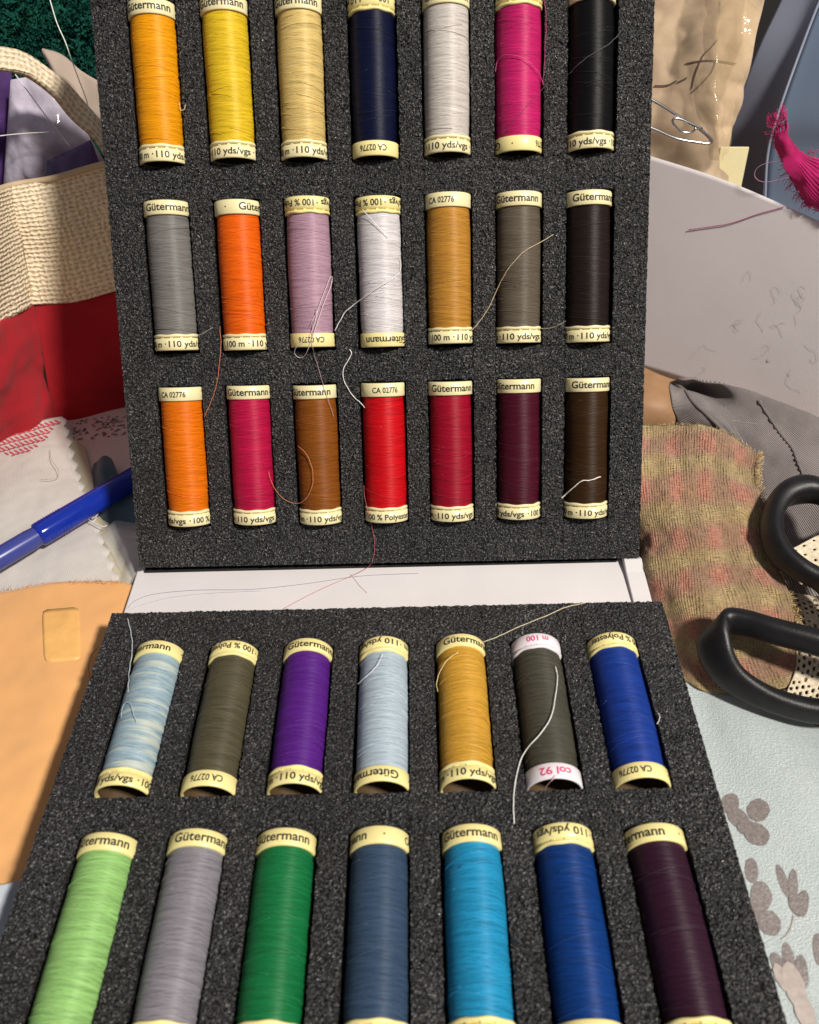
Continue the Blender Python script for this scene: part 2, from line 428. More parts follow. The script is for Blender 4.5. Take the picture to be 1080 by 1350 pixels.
def strands(seed, Rt=0.00966):
    r = random.Random(seed); mbx = MB()
    for k in range(r.choice((7, 9, 11))):
        s = r.choice((-1, 1)); p = r.uniform(.005, .014); a0 = r.uniform(0, 6.28); z0 = r.uniform(ZL + .004, ZA - .006); tot = r.uniform(2.0, 7.0)
        pts = []
        for i in range(int(tot * 7)):
            a = a0 + i / 7; zz = z0 + s * p * (a - a0) / 6.283 + .0003 * math.sin(a * 1.7 + k)
            if ZL + .0008 < zz < ZA - .0008: pts.append(Vector((Rt * math.sin(a), -Rt * math.cos(a), zz)))
        if len(pts) > 4: mbx.add(*tube_data(pts, .00011, 5))
    return mesh('surface_strand', mbx.v, mbx.f)
WOUND = [wound(s) for s in range(5)]; STR = [strands(s + 40) for s in range(6)]

def text_flat(body, size):
    cu = bpy.data.curves.new('lettering', 'FONT'); cu.body = body; cu.size = size; cu.align_x = 'LEFT'; cu.resolution_u = 3; cu.offset = size * 0.022
    o = bpy.data.objects.new('lettering', cu); COL.objects.link(o)
    bpy.context.view_layer.update(); dg = bpy.context.evaluated_depsgraph_get()
    me = bpy.data.meshes.new_from_object(o.evaluated_get(dg)); bpy.data.objects.remove(o)
    V = [vv.co.copy() for vv in me.vertices]; Fc = [tuple(pp.vertices) for pp in me.polygons]; bpy.data.meshes.remove(me)
    return V, Fc
def wrap(items, zc, zsh=1.0):
    """items: (text, size, arc centre, target arc length)"""
    mbx = MB(); RT = RR + .00006
    for body, size, s0, ln in items:
        V, Fc = text_flat(body, size)
        x0 = min(p.x for p in V); x1 = max(p.x for p in V); k = ln / (x1 - x0) if ln else 1.0; ln = ln or (x1 - x0)
        # cut long faces so that they follow the curve
        bm = bmesh.new(); bv = [bm.verts.new(((p.x - x0) * k - ln / 2, p.y * zsh, 0)) for p in V]
        for q in Fc:
            try: bm.faces.new([bv[i] for i in q])
            except ValueError: pass
        xx = -ln / 2
        while xx < ln / 2:
            bmesh.ops.bisect_plane(bm, geom=bm.verts[:] + bm.edges[:] + bm.faces[:], plane_co=(xx, 0, 0), plane_no=(1, 0, 0)); xx += .0008
        bm.verts.index_update()
        VV = []
        for vv in bm.verts:
            a = (vv.co.x + s0) / RR; VV.append(Vector((RT * math.sin(a), -RT * math.cos(a), zc + vv.co.y)))
        mbx.add(VV, [tuple(q.index for q in ff.verts) for ff in bm.faces]); bm.free()
    return mesh('lettering', mbx.v, mbx.f, False)
ARC = 2 * math.pi * RR
zA = ZA + .0017; zB = .0015
T_A = wrap([('Gütermann', .0043, 0, .0212), ('·', .0040, .0165, None), ('CA 02776', .0034, .0305, .0118), ('·', .0040, -.0165, None)], zA)
T_B = wrap([('100 m', .0037, .0060, .0088), ('·', .0040, .0123, None), ('110 yds/vgs', .0037, .0232, .0188), ('·', .0040, .0345, None), ('100 % Polyester', .0037, .0478, .0235), ('·', .0040, .0604, None)], zB)
T_PB = wrap([('m 100', .0036, 0, .0090), ('·', .0040, .012, None), ('100% PES', .0034, .028, .013)], zB)
T_PA = wrap([('col 92', .0040, 0, .0115), ('8', .0040, .0140, .0018), ('100 % Polyester', .0034, .0320, .022)], zA)

SP = [  # tray, row, column, colour, flipped, arc shown on the name end, arc shown on the length end, label, streak
 ('U', 0, 0, '#F2A010', 0, 0, .014, 'marigold yellow thread spool at the end of its row, beside the lemon yellow'),
 ('U', 0, 1, '#E6C22A', 0, 0, .023, 'lemon yellow thread spool between marigold and pale straw spools'),
 ('U', 0, 2, '#DCC078', 0, .001, .016, 'pale straw thread spool between lemon yellow and navy spools'),
 ('U', 0, 3, '#0C1230', 1, .030, .010, 'navy thread spool set upside down in the upright tray'),
 ('U', 0, 4, '#CFC9C2', 0, .0, .023, 'off white thread spool between navy and magenta pink spools'),
 ('U', 0, 5, '#C42268', 1, .0435, .030, 'magenta pink thread spool between off white and jet black spools'),
 ('U', 0, 6, '#0D0D10', 0, 0, .027, 'jet black thread spool beside the magenta pink spool'),
 ('U', 1, 0, '#7D7B78', 0, -.003, .015, 'mid grey thread spool beside the vivid red orange spool, upright tray'),
 ('U', 1, 1, '#F2660E', 0, -.0130, .009, 'vivid red orange thread spool between mid grey and dusty mauve spools'),
 ('U', 1, 2, '#B491A3', 1, .031, .040, 'dusty mauve thread spool with a loose tangled thread loop'),
 ('U', 1, 3, '#DDD9DB', 1, .003, .038, 'bright white thread spool between dusty mauve and ochre gold spools'),
 ('U', 1, 4, '#BA8434', 0, .034, .011, 'ochre gold thread spool in the upright tray with a loose end'),
 ('U', 1, 5, '#635A4E', 0, .002, .022, 'taupe olive thread spool crossed by a pale gold thread'),
 ('U', 1, 6, '#241A19', 0, -.002, .018, 'blackish brown thread spool beside the taupe olive spool'),
 ('U', 2, 0, '#F0780C', 0, .032, .032, 'light orange thread spool above the hinge, beside the crimson pink'),
 ('U', 2, 1, '#BC1546', 0, -.001, .021, 'crimson pink thread spool between light orange and caramel brown spools'),
 ('U', 2, 2, '#8A4E18', 0, .002, .018, 'caramel brown thread spool with a copper thread loop lying over it'),
 ('U', 2, 3, '#D00E1A', 0, .029, .046, 'bright scarlet thread spool between caramel brown and deep red spools'),
 ('U', 2, 4, '#9E0D2A', 0, -.001, .021, 'deep red thread spool between scarlet and burgundy spools'),
 ('U', 2, 5, '#4A0F24', 0, .004, .031, 'burgundy thread spool between deep red and dark brown spools'),
 ('U', 2, 6, '#36220E', 0, -.002, .018, 'dark chocolate brown thread spool crossed by a cream thread scrap'),
 ('L', 0, 0, '#9DB7C4', 0, .004, .027, 'variegated light blue and cream thread spool in the lying tray', 1),
 ('L', 0, 1, '#57523E', 1, .031, .046, 'dark khaki olive thread spool between variegated blue and purple spools'),
 ('L', 0, 2, '#5A2288', 0, -.0025, .018, 'purple thread spool in the lying tray'),
 ('L', 0, 3, '#B8CAD7', 1, -.004, .020, 'icy pale blue thread spool between purple and golden spools'),
 ('L', 0, 4, '#D6A23C', 0, -.003, .020, 'golden yellow thread spool in the lying tray with a loose end'),
 ('L', 0, 5, '#4C4B40', 1, .0, .0, 'dark grey green thread spool with lilac white ends and pink print'),
 ('L', 0, 6, '#1A3C94', 1, .027, .049, 'royal blue thread spool beside the one with lilac white ends'),
 ('L', 1, 0, '#98CA78', 0, .001, .020, 'light lime green thread spool in the lying tray'),
 ('L', 1, 1, '#8B8890', 0, -.004, .020, 'silver grey thread spool between lime green and emerald green spools'),
 ('L', 1, 2, '#177440', 0, .001, .020, 'emerald green thread spool in the lying tray'),
 ('L', 1, 3, '#3A4E68', 0, .0145, .020, 'slate blue thread spool between emerald and turquoise spools'),
 ('L', 1, 4, '#2494C4', 0, .001, .020, 'turquoise blue thread spool in the lying tray'),
 ('L', 1, 5, '#0E3A7E', 1, .02, .022, 'deep cobalt blue thread spool between turquoise and aubergine spools'),
 ('L', 1, 6, '#33182A', 0, .009, .020, 'dark aubergine thread spool in the lying tray'),
]
flipM = Matrix.Rotation(math.pi, 4, 'Z')         # about the tray normal
for q, sp in enumerate(SP):
    tr, r, c, hx, fl, sA, sB, lab = sp[:8]; streak = len(sp) > 8
    FM = FU if tr == 'U' else FL; vb = (ROWS_U if tr == 'U' else ROWS_L)[r]
    jx = random.uniform(-.0003, .0003); jv = random.uniform(-.0005, .0005); ja = random.uniform(-.008, .008)
    loc = Matrix.Translation((((c - 3) * PIT) + jx, vb + jv + (L if fl else 0), HC))
    # spool axis Z along tray v, front (-Y) along tray normal
    ax = Matrix(((1, 0, 0, 0), (0, 0, 1, 0), (0, -1, 0, 0), (0, 0, 0, 1)))
    e = empty('thread_spool'); e.matrix_world = FM @ loc @ (flipM if fl else Matrix.Identity(4)) @ Matrix.Rotation(ja, 4, 'Z') @ ax
    tag(e, lab, 'thread spool', 'thread spools in the foam trays')
    lilac = (tr, r, c) == ('L', 0, 5)
    ring = M['ringw'] if lilac else (M['ring2'] if tr == 'L' or fl else M['ring']); ink = M['inkpink'] if lilac else M['ink']
    base = hexc(hx); tm = thread_mat('thread_' + hx[1:].lower(), base, (0.72, 0.71, 0.52, 1) if streak else None)
    th = obj('wound_thread', WOUND[q % 5], tm, e); th.rotation_euler.z = math.pi + random.uniform(-1.1, 1.1)
    st = obj('surface_strand', STR[q % 6], plain('strand_' + hx[1:].lower(), tuple(min(1, x * .95 + .006) for x in base[:3]) + (1,), .5, .1, 500), th); st.rotation_euler.z = random.uniform(0, 6.28)
    a = obj('name_ring', me_ra, ring, e); t = obj('lettering', T_PA if lilac else T_A, ink, a); t.rotation_euler.z = -sA / RR
    b = obj('label_ring', me_rb, ring, e); t = obj('lettering', T_PB if lilac else T_B, ink, b); t.rotation_euler.z = -sB / RR
    obj('shaded_hollow', me_hollow2, M['shaded_hollow'], a); obj('shaded_hollow', me_hollow, M['shaded_hollow'], b)
    l_ = obj('lip', me_rl, ring, e); obj('notch_teeth', me_rt, ring, l_)

# ------------------------------------------------------------------ loose threads lying over the trays
def Hfield(u, v, rows):
    """height of tray surface incl. spools"""
    c = round(u / PIT); c = max(-3, min(3, c)); du = abs(u - c * PIT)
    for r in rows:
        if r - .001 < v < r + L + .001:
            if du < RR: return HC + math.sqrt(RR * RR - du * du)
            if du < PKW: return 0.0
    return 0.0
def on_tray(px, py, tr):
    FM, rows, vlim = (FU, ROWS_U, (0, .262)) if tr == 'U' else (FL, ROWS_L[:2], (-.262, 0))
    inv = FM.inverted(); c, d = ray(px, py); c = inv @ c; d = (inv.to_3x3() @ d)
    t = (0.016 - c.z) / d.z; t1 = (0.0 - c.z) / d.z
    for i in range(121):
        tt = t + (t1 - t) * i / 120; p = c + d * tt
        if p.z <= Hfield(p.x, p.y, rows): break
    return p
def thread(pix, tr, col, rad=.00017, label='', lift=.0006, n=60, name='loose_thread'):
    pts2 = spline([Vector((a, b, 0)) for a, b in pix], n)
    pts2 = [p + Vector((noise.noise(p * .13), noise.noise(p * .13 + Vector((5, 9, 2))), 0)) * 1.1 for p in pts2]
    loc = [on_tray(p.x, p.y, tr) for p in pts2]
    h = [p.z for p in loc]
    for _ in range(6):
        hs = [(h[max(i - 1, 0)] + h[i] + h[min(i + 1, n - 1)]) / 3 for i in range(n)]
        h = [max(hs[i], loc[i].z) for i in range(n)]
    FM = FU if tr == 'U' else FL; inv = FM.inverted(); cl = inv @ CAM
    out = []
    for i, p in enumerate(loc):
        d = (p - cl); t = (h[i] + lift + rad - cl.z) / d.z; out.append(FM @ (cl + d * t))
    for _ in range(2): out = [out[0]] + [(out[i - 1] + 2 * out[i] + out[i + 1]) / 4 for i in range(1, n - 1)] + [out[-1]]
    o = tube(name, out, [rad * (1 + .28 * noise.noise(p * 900)) for p in out], thr(col), sides=6)
    return tag(o, label, 'thread', 'loose threads')
_tm = {}
def thr(col):
    if col not in _tm: _tm[col] = plain('loose_thread_' + col[1:].lower(), hexc(col), 0.6, 0.15, 800, Sheen_Weight=0.2)
    return _tm[col]
TH_ = [
 ([(656, 184), (672, 165), (695, 140), (716, 116), (728, 100)], 'U', '#501030', .00010, 'dark thread slanting across the magenta pink spool'),
 ([(653, 95), (657, 78), (668, 72), (690, 76), (710, 95), (717, 112)], 'U', '#D8508A', .00012, 'pink thread arching round the front of the magenta spool'),
 ([(716, -6), (720, 20), (719, 60), (716, 112)], 'U', '#B03070', .00010, 'thin pink thread running down beside the magenta spool'),
 ([(750, 97), (772, 77), (790, 66), (806, 55), (822, 38)], 'U', '#55555A', .00010, 'thin grey thread slanting over the jet black spool'),
 ([(236, 136), (238, 145), (243, 144), (245, 138)], 'U', '#D8C8A0', .00013, 'tiny pale fibre curl beside the marigold spool'),
 ([(258, 444), (266, 440), (273, 437), (281, 432)], 'U', '#9A9894', .00013, 'short grey thread end sticking out by the mid grey spool'),
 ([(290, 430), (291, 452), (290, 475), (286, 505), (278, 530), (269, 550)], 'U', '#C87850', .00013, 'copper thread hanging from the red orange spool'),
 ([(410, 428), (418, 410), (428, 385), (436, 364), (438, 372), (430, 392), (420, 420), (412, 445), (404, 466), (396, 472), (388, 466), (390, 458), (402, 448), (412, 436), (420, 405)], 'U', '#DCC6D2', .00014, 'mauve thread loop tangled over the dusty mauve spool'),
 ([(418, 405), (412, 435), (413, 462), (420, 485), (427, 510), (434, 530), (440, 549)], 'U', '#B49AA0', .00011, 'mauve thread trailing down to the caramel brown spool'),
 ([(527, 340), (529, 352), (522, 364), (500, 378), (475, 395), (455, 412), (447, 425), (442, 436)], 'U', '#E8E4E0', .00016, 'white thread reaching across the foam from the bright white spool'),
 ([(478, 276), (488, 287), (500, 300), (512, 312)], 'U', '#F0F0F0', .00012, 'short white thread slanting down the bright white spool'),
 ([(461, 460), (463, 467), (458, 477), (452, 489), (455, 505), (464, 520), (473, 529), (481, 537)], 'U', '#ECEAE8', .00018, 'kinked white thread end on the foam above the scarlet spool'),
 ([(622, 436), (632, 424), (645, 405), (654, 385), (664, 364), (676, 347), (692, 331), (710, 321), (730, 309)], 'U', '#C8B48C', .00015, 'pale gold thread crossing the taupe olive spool'),
 ([(713, 433), (724, 433), (736, 429), (746, 423)], 'U', '#9A9078', .00011, 'short taupe thread end between the two darkest brown spools'),
 ([(354, 622), (359, 638), (367, 651), (378, 660), (391, 664), (402, 659), (410, 646), (413, 630), (410, 612), (403, 597), (393, 588)], 'U', '#C07A50', .00015, 'copper thread loop hanging over the caramel brown spool'),
 ([(740, 657), (748, 650), (758, 641), (767, 634), (778, 633), (792, 629)], 'U', '#EAE0D0', .00024, 'thick cream thread scrap lying on the dark chocolate spool'),
 ([(168, 815), (174, 842), (173, 868), (170, 890), (169, 912)], 'L', '#C4CCD2', .00016, 'pale grey thread lying beside the variegated blue spool'),
 ([(160, 946), (161, 934), (166, 926), (172, 928), (177, 943), (180, 952)], 'L', '#A8C4D0', .00013, 'small light blue thread loop on the variegated spool'),
 ([(577, 912), (576, 898), (582, 882), (592, 868), (604, 860)], 'L', '#F0DC9C', .00013, 'pale yellow thread curving over the golden spool'),
 ([(632, 848), (655, 840), (690, 824), (720, 812), (745, 801), (772, 795)], 'L', '#D8CCA4', .00016, 'straw thread running from the golden spool to the hinge strip'),
 ([(472, 902), (486, 889), (498, 876), (504, 862)], 'L', '#E8F0F4', .00013, 'pale thread slanting over the icy blue spool'),
 ([(732, 879), (735, 892), (733, 915), (727, 945), (712, 968), (694, 988), (684, 1010), (679, 1035), (677, 1060), (678, 1086)], 'L', '#E4E8E4', .00020, 'white thread trailing off the grey green spool with lilac ends'),
 ([(733, 1022), (726, 1030), (718, 1040)], 'L', '#D8A8B8', .00010, 'tiny pinkish fibre by the lilac white spool end'),
 ([(868, 940), (870, 947), (867, 955)], 'L', '#F0F0F0', .00013, 'tiny white fibre beside the royal blue spool'),
]
for t_ in TH_: thread(t_[0], t_[1], t_[2], t_[3], t_[4])
def pthread(pix3, col, rad, label, n=60, group='loose threads'):
    """pixel paths with their own height (z) or upright plane (y)"""
    pts = [P(a, b, **k) for a, b, k in pix3]
    return tag(tube('loose_thread', spline(pts, n), rad, thr(col), sides=5), label, 'thread', group)
Zs = dict(z=.0114)
# red thread: down the foam, off its lower edge, over the white strip
red1 = [FU @ (on_tray(a, b, 'U') + Vector((0, 0, .0006))) for a, b in [(480, 640), (481, 655), (486, 676), (491, 697), (494, 715), (493, 732)]]
redp = red1 + [P(488, 745, z=.0150), P(478, 752, z=.0132)] + [P(a, b, z=.0114) for a, b in [(455, 763), (425, 776), (395, 791), (373, 803)]]
tag(tube('loose_thread', spline(redp, 90), .00013, thr('#B04850'), sides=5), 'red thread falling from the scarlet spool onto the white hinge strip', 'thread', 'loose threads')
pthread([(a, b, Zs) for a, b in [(168, 802), (178, 792), (205, 783), (260, 778), (330, 777), (400, 770), (470, 760), (520, 757), (552, 756)]], '#8A8898', .00011, 'long grey thread lying along the white hinge strip')
pthread([(a, b, Zs) for a, b in [(170, 804), (195, 795), (230, 787), (280, 782), (345, 779)]], '#B0AEB8', .00009, 'faint grey thread at the end of the white hinge strip')
pthread([(a, b, Zs) for a, b in [(462, 757), (468, 764), (474, 772), (484, 782)]], '#C09098', .00008, 'faint pinkish fibre crossing the red thread on the hinge strip')

# ------------------------------------------------------------------ LEFT: tote bag
jm = NT('jute_weave'); uv = jm.coord('UV')
nz_ = jm.noise(uv, 700, 3); nbig = jm.noise(uv, 45, 3)
wy = jm.wave(uv, 2 * math.pi / .0024 / 20, 3.5, 'Y', 2, 2.2); wx = jm.wave(jm.coord('UV', rot=(0, 0, .14)), 2 * math.pi / .0034 / 20, 4.5, 'X', 2, 2.2)
hh_ = jm.math('ADD', jm.math('MULTIPLY', wy, .6), jm.math('MULTIPLY', wx, .4)); hh_ = jm.math('ADD', jm.math('MULTIPLY', hh_, .8), jm.math('MULTIPLY', nz_, .35))
jc = jm.ramp(hh_, [(.2, (.50, .39, .25)), (.5, (.80, .67, .47)), (.8, (.88, .78, .60))]); jc = jm.mix(jm.math('MULTIPLY', nbig, .35), jc, (.66, .52, .34, 1))
jm.base(jc); jm.set(Roughness=.9, Specular_IOR_Level=.15); jm.bump(hh_, .0011)
M['jute'] = jm.m
M['redcloth'] = fabric('red_canvas', (0.40, 0.011, 0.020, 1), .0010, .28, .85, .0002, sheen=.05, nscale=22)
bag = empty('tote_bag', P(40, 575, z=0)); tag(bag, 'tote bag with natural jute upper band and red canvas lower part', 'bag')
def keep(o, p): o.parent = p; o.matrix_parent_inverse = Matrix.Translation(p.location).inverted(); return o
def Y(a, b, y): return P(a, b, y=y)
def Zp(a, b, z): return P(a, b, z=z)
keep(sheet('jute_panel', [[Y(12, 246, .205), Y(70, 236, .212), Y(135, 218, .215), Y(210, 205, .215)], [Y(27, 320, .197), Y(85, 315, .203), Y(150, 300, .207), Y(215, 290, .207)], [Y(43, 401, .190), Y(100, 397, .195), Y(165, 380, .198), Y(225, 372, .198)]], 60, 60, M['jute'], None, .002, amp=.0025, freq=35), bag)
keep(sheet('jute_panel', [[Y(-90, 300, .10), Y(-40, 268, .15), Y(12, 246, .205)], [Y(-80, 400, .10), Y(-30, 352, .145), Y(27, 320, .197)], [Y(-75, 490, .095), Y(-20, 440, .145), Y(43, 401, .190)]], 50, 60, M['jute'], None, .002, amp=.002, freq=35, seed=3), bag)
keep(sheet('red_panel', [[Y(43, 398, .1905), Y(100, 394, .1955), Y(165, 377, .1985), Y(225, 369, .1985)], [Y(58, 480, .180), Y(110, 475, .187), Y(170, 460, .190), Y(230, 450, .19)], [Zp(72, 562, .0), Zp(118, 553, .0), Zp(175, 538, .0), Zp(235, 528, .0)]], 50, 50, M['redcloth'], None, .0012, amp=.002, freq=40, seed=5), bag)
keep(sheet('red_panel', [[Y(-75, 486, .0955), Y(-20, 437, .1455), Y(43, 398, .1905)], [Y(-70, 560, .09), Y(-10, 520, .135), Y(58, 480, .180)], [Zp(-70, 655, 0.0), Zp(-5, 605, 0.0), Zp(72, 562, .0)]], 50, 50, M['redcloth'], None, .0012, amp=.005, freq=45, amp2=.0012, freq2=120, seed=6), bag)
# hem rope along the top edge of the jute
keep(tube('top_hem', spline([Y(-90, 300, .099), Y(-40, 268, .149), Y(12, 245, .204), Y(70, 235, .211), Y(135, 217, .214), Y(210, 204, .214)], 60), .0016, M['jute'], sides=8), bag)
# strap
def strap(name, up, lw, mat, thick, seed=0):
    n = len(up); mid = [(up[i] + lw[i]) / 2 for i in range(n)]
    return sheet(name, [up, mid, lw], 70, 10, mat, None, thick, amp=.0015, freq=60, seed=seed)
hu = [Y(-70, 62, .20), Y(-30, 60, .215), Y(5, 64, .225), Y(40, 76, .232), Y(80, 104, .236), Y(110, 134, .238), Y(135, 168, .238), Y(165, 215, .234)]
hl = [Y(-70, 96, .193), Y(-30, 90, .208), Y(5, 93, .218), Y(40, 102, .225), Y(70, 126, .229), Y(96, 158, .231), Y(128, 188, .231), Y(160, 240, .228)]
keep(strap('handle', hu, hl, M['jute'], .004), bag)
M['jute_shade'] = fabric('shaded_strap_weave', (0.42, 0.34, 0.28, 1), .0012, .15)  # grey beige carries the rear strap's shadow in its colour
bh = [Y(55, 66, .27), Y(80, 74, .275), Y(105, 92, .275), Y(128, 106, .272), Y(160, 125, .268)]
bl = [Y(75, 100, .262), Y(92, 112, .266), Y(108, 135, .266), Y(128, 155, .262), Y(160, 190, .258)]
keep(strap('back_handle', bh, bl, M['jute_shade'], .003, 4), bag)
# packets inside the bag
def packet(name, quad, mat, bulge, label, depth=.012, group=None, seed=1):
    tl, tr, br_, bl_ = quad; V = []; n = 26; back = Vector((0, 1, 0))
    fr, bk = [], []
    for j in range(n):
        for i in range(n):
            u, v_ = i / (n - 1), j / (n - 1)
            p = tl.lerp(tr, u).lerp(bl_.lerp(br_, u), v_); k = (math.sin(math.pi * u) * math.sin(math.pi * v_)) ** .6
            w1 = noise.noise(p * 60 + Vector((seed, 0, 0))) * bulge * .6 + noise.noise(p * 170) * bulge * .2
            fr.append(p - back * (bulge * k + w1 * k)); bk.append(p + back * (depth * k))
    Fc = []
    for j in range(n - 1):
        for i in range(n - 1):
            a = j * n + i; Fc.append((a, a + n, a + n + 1, a + 1)); b = a + n * n; Fc.append((b, b + 1, b + n + 1, b + n))
    return tag(obj(name, mesh(name, fr + bk, Fc), mat), label, 'packet', group)
M['lilacfilm'] = plain('lilac_wrapper', (0.56, 0.51, 0.62, 1), .15, .30, 45, .0006, 120, Specular_IOR_Level=.6)
M['purplefilm'] = plain('purple_wrapper', (0.075, 0.035, 0.14, 1), .2, .4, 60, .0008, 100, Specular_IOR_Level=.6)
packet('wrapped_packet', [Y(14, 105, .262), Y(66, 96, .265), Y(150, 232, .262), Y(0, 300, .255)], M['lilacfilm'], .012, 'pale lilac glossy wrapped packet standing inside the tote bag', group='packets in the bag')
packet('wrapped_packet', [Y(62, 212, .243), Y(120, 184, .243), Y(150, 265, .238), Y(44, 280, .238)], M['purplefilm'], .008, 'small dark purple glossy packet low in the tote bag', .008, 'packets in the bag', 2)
packet('wrapped_packet', [Y(-60, 95, .270), Y(16, 92, .275), Y(14, 300, .262), Y(-60, 300, .258)], M['purplefilm'], .008, 'tall dark purple packet behind the pale lilac one in the bag', .008, 'packets in the bag', 3)
pthread([(20, 98, dict(y=.247)), (38, 122, dict(y=.243)), (60, 152, dict(y=.240)), (78, 175, dict(y=.239)), (92, 193, dict(y=.236))], '#E8E4EA', .0003, 'white cord slanting down over the pale lilac packet')
pthread([(-20, 182, dict(y=.236)), (0, 179, dict(y=.236)), (30, 176, dict(y=.237)), (66, 174, dict(y=.239))], '#F0ECEA', .0003, 'white straight thread crossing the bag opening')
pthread([(62, -15, dict(y=.24)), (66, 0, dict(y=.235)), (75, 30, dict(y=.230)), (86, 55, dict(y=.227)), (94, 78, dict(y=.226)), (104, 105, dict(y=.228)), (112, 126, dict(y=.229)), (116, 140, dict(y=.2295)), (117, 152, dict(y=.2295))], '#E4ECE4', .00028, 'white thread hanging over green fleece and the jute handle')

# green fleece behind the bag
flz = NT('green_fleece'); vv = flz.coord('Object'); flz.base(flz.ramp(flz.noise(vv, 120, 4), [(.3, (.004, .035, .026)), (.7, (.018, .105, .075))])); flz.set(Roughness=1.0, Specular_IOR_Level=0.0); M['fleece'] = flz.m
fv, ff, fu = loft([[Y(-120, -70, .42), Y(0, -60, .44), Y(90, -60, .44), Y(220, -50, .42)], [Y(-120, 0, .36), Y(0, 5, .36), Y(80, 20, .37), Y(220, 20, .36)], [Y(-120, 70, .33), Y(0, 62, .33), Y(70, 78, .33), Y(220, 90, .33)], [Y(-120, 160, .32), Y(0, 150, .32), Y(80, 150, .31), Y(220, 170, .31)], [P(-120, 420, z=0), P(0, 400, z=0), P(80, 400, z=0), P(220, 380, z=0)]], 80, 80, amp=.022, freq=26, amp2=.006, freq2=110)
fleece = obj('fleece_blanket', mesh('fleece_blanket', fv, ff), M['fleece']); tag(fleece, 'dark green fluffy fleece bunched behind the tote bag', 'blanket')
mbf = MB(); rr_ = random.Random(3)
for k in range(14000):
    a = rr_.randrange(len(ff)); q = ff[a]; s, t = rr_.random(), rr_.random()
    p = fv[q[0]].lerp(fv[q[1]], s).lerp(fv[q[3]].lerp(fv[q[2]], s), t)
    nn = (fv[q[1]] - fv[q[0]]).cross(fv[q[3]] - fv[q[0]]).normalized()
    if nn.dot(CAM - p) < 0: nn = -nn
    d = (nn + Vector((rr_.gauss(0, .7), rr_.gauss(0, .7), rr_.gauss(0, .7)))).normalized() * rr_.uniform(.003, .006)
    e = d.orthogonal().normalized() * .0009; e2 = d.cross(e).normalized() * .0009; m1 = p + d * .6 + Vector((rr_.gauss(0, 1), rr_.gauss(0, 1), rr_.gauss(0, 1))) * .0012
    mbf.add([p - e, p + e, m1 + e2, m1 - e2 , p + d], [(0, 1, 2, 3), (2, 3, 4)])
keep(tag(obj('pile', mesh('pile', mbf.v, mbf.f), M['fleece']), kind='stuff'), fleece)

# white printed cotton, cream lining, grey printed piece
M['cotton'] = fabric('white_cotton', (0.62, 0.585, 0.55, 1), .0007, .05, .85)
M['creamcotton'] = fabric('cream_cotton', (0.58, 0.53, 0.39, 1), .0007, .05, .85)
M['greycotton'] = fabric('grey_white_cotton', (0.66, 0.63, 0.62, 1), .0007, .05, .85)
def zig(side_i, period, depth):
    def f(i, j, nu, nv, q, g):
        if i == (nu - 1 if side_i else 0):
            d = (g[j][i] - g[j][i - 1 if side_i else i + 1]).normalized(); ph = (j / period) % 1; tri = 1 - abs(2 * ph - 1)
            return q + d * depth * tri
        return q
    return f
cream = sheet('cotton_cloth', [[Zp(20, 575, .0045), Zp(70, 562, .0045), Zp(112, 590, .004)], [Zp(20, 650, .004), Zp(80, 650, .004), Zp(136, 672, .0035)], [Zp(20, 780, .003), Zp(110, 790, .003), Zp(178, 770, .003)]], 30, 60, M['creamcotton'], None, .0006, amp=.0008, freq=50)
tag(cream, 'cream cotton lining showing beyond the zigzag cut white cloth', 'cloth')
wh = sheet('cotton_cloth', [[Zp(-140, 620, .008), Zp(-60, 592, .010), Zp(20, 565, .010), Zp(80, 548, .009)], [Zp(-140, 690, .006), Zp(-60, 660, .008), Zp(20, 640, .010), Zp(100, 625, .008)], [Zp(-140, 760, .006), Zp(-60, 730, .006), Zp(30, 712, .007), Zp(128, 700, .006)], [Zp(-140, 850, .0045), Zp(-60, 820, .005), Zp(40, 800, .005), Zp(160, 786, .0045)]], 60, 97, M['cotton'], None, .0006, amp=.0018, freq=45, amp2=.0004, freq2=200, seed=2, edge=zig(True, 6, .0028))
tag(wh, 'white cotton cloth with zigzag cut edge and red scale print', 'cloth')
gr = sheet('cotton_cloth', [[Zp(60, 560, .0022), Zp(130, 535, .0022), Zp(240, 505, .0022)], [Zp(60, 640, .002), Zp(140, 625, .002), Zp(240, 610, .002)], [Zp(60, 760, .0018), Zp(140, 760, .0018), Zp(180, 760, .0018)]], 40, 40, M['greycotton'], None, .0006, amp=.0006, freq=50, seed=8)
tag(gr, 'greyish white cloth with red zigzag line behind the foam tray', 'cloth')
def bvh_of(o):
    me = o.data; return BVHTree.FromPolygons([v.co.copy() for v in me.vertices], [tuple(p.vertices) for p in me.polygons])
def drop(bv, p, lift=.0006):
    h = bv.ray_cast(Vector((p.x, p.y, .3)), Vector((0, 0, -1)))
    return Vector((p.x, p.y, h[0].z + lift)) if h[0] else None
def px_on(bv, px, py, lift=.0006):
    c, d = ray(px, py); h = bv.ray_cast(c, d.normalized())
    return h[0] - d.normalized() * lift if h[0] else None
def stroke(mbx, bv, pts, wpx, lift=.0012):
    """flat printed stroke following a cloth"""
    n = len(pts); L_, R_ = [], []
    for i, p in enumerate(pts):
        a = pts[min(i + 1, n - 1)]; b = pts[max(i - 1, 0)]; dx, dy = a[0] - b[0], a[1] - b[1]; ln = math.hypot(dx, dy) or 1
        ww = wpx * (1 if 0 < i < n - 1 else .45)
        l = px_on(bv, p[0] - dy / ln * ww, p[1] + dx / ln * ww, lift); r = px_on(bv, p[0] + dy / ln * ww, p[1] - dx / ln * ww, lift)
        if l is None or r is None: return
        L_.append(l); R_.append(r)
    mbx.add(L_ + R_, [(i, i + 1, n + i + 1, n + i) for i in range(n - 1)])
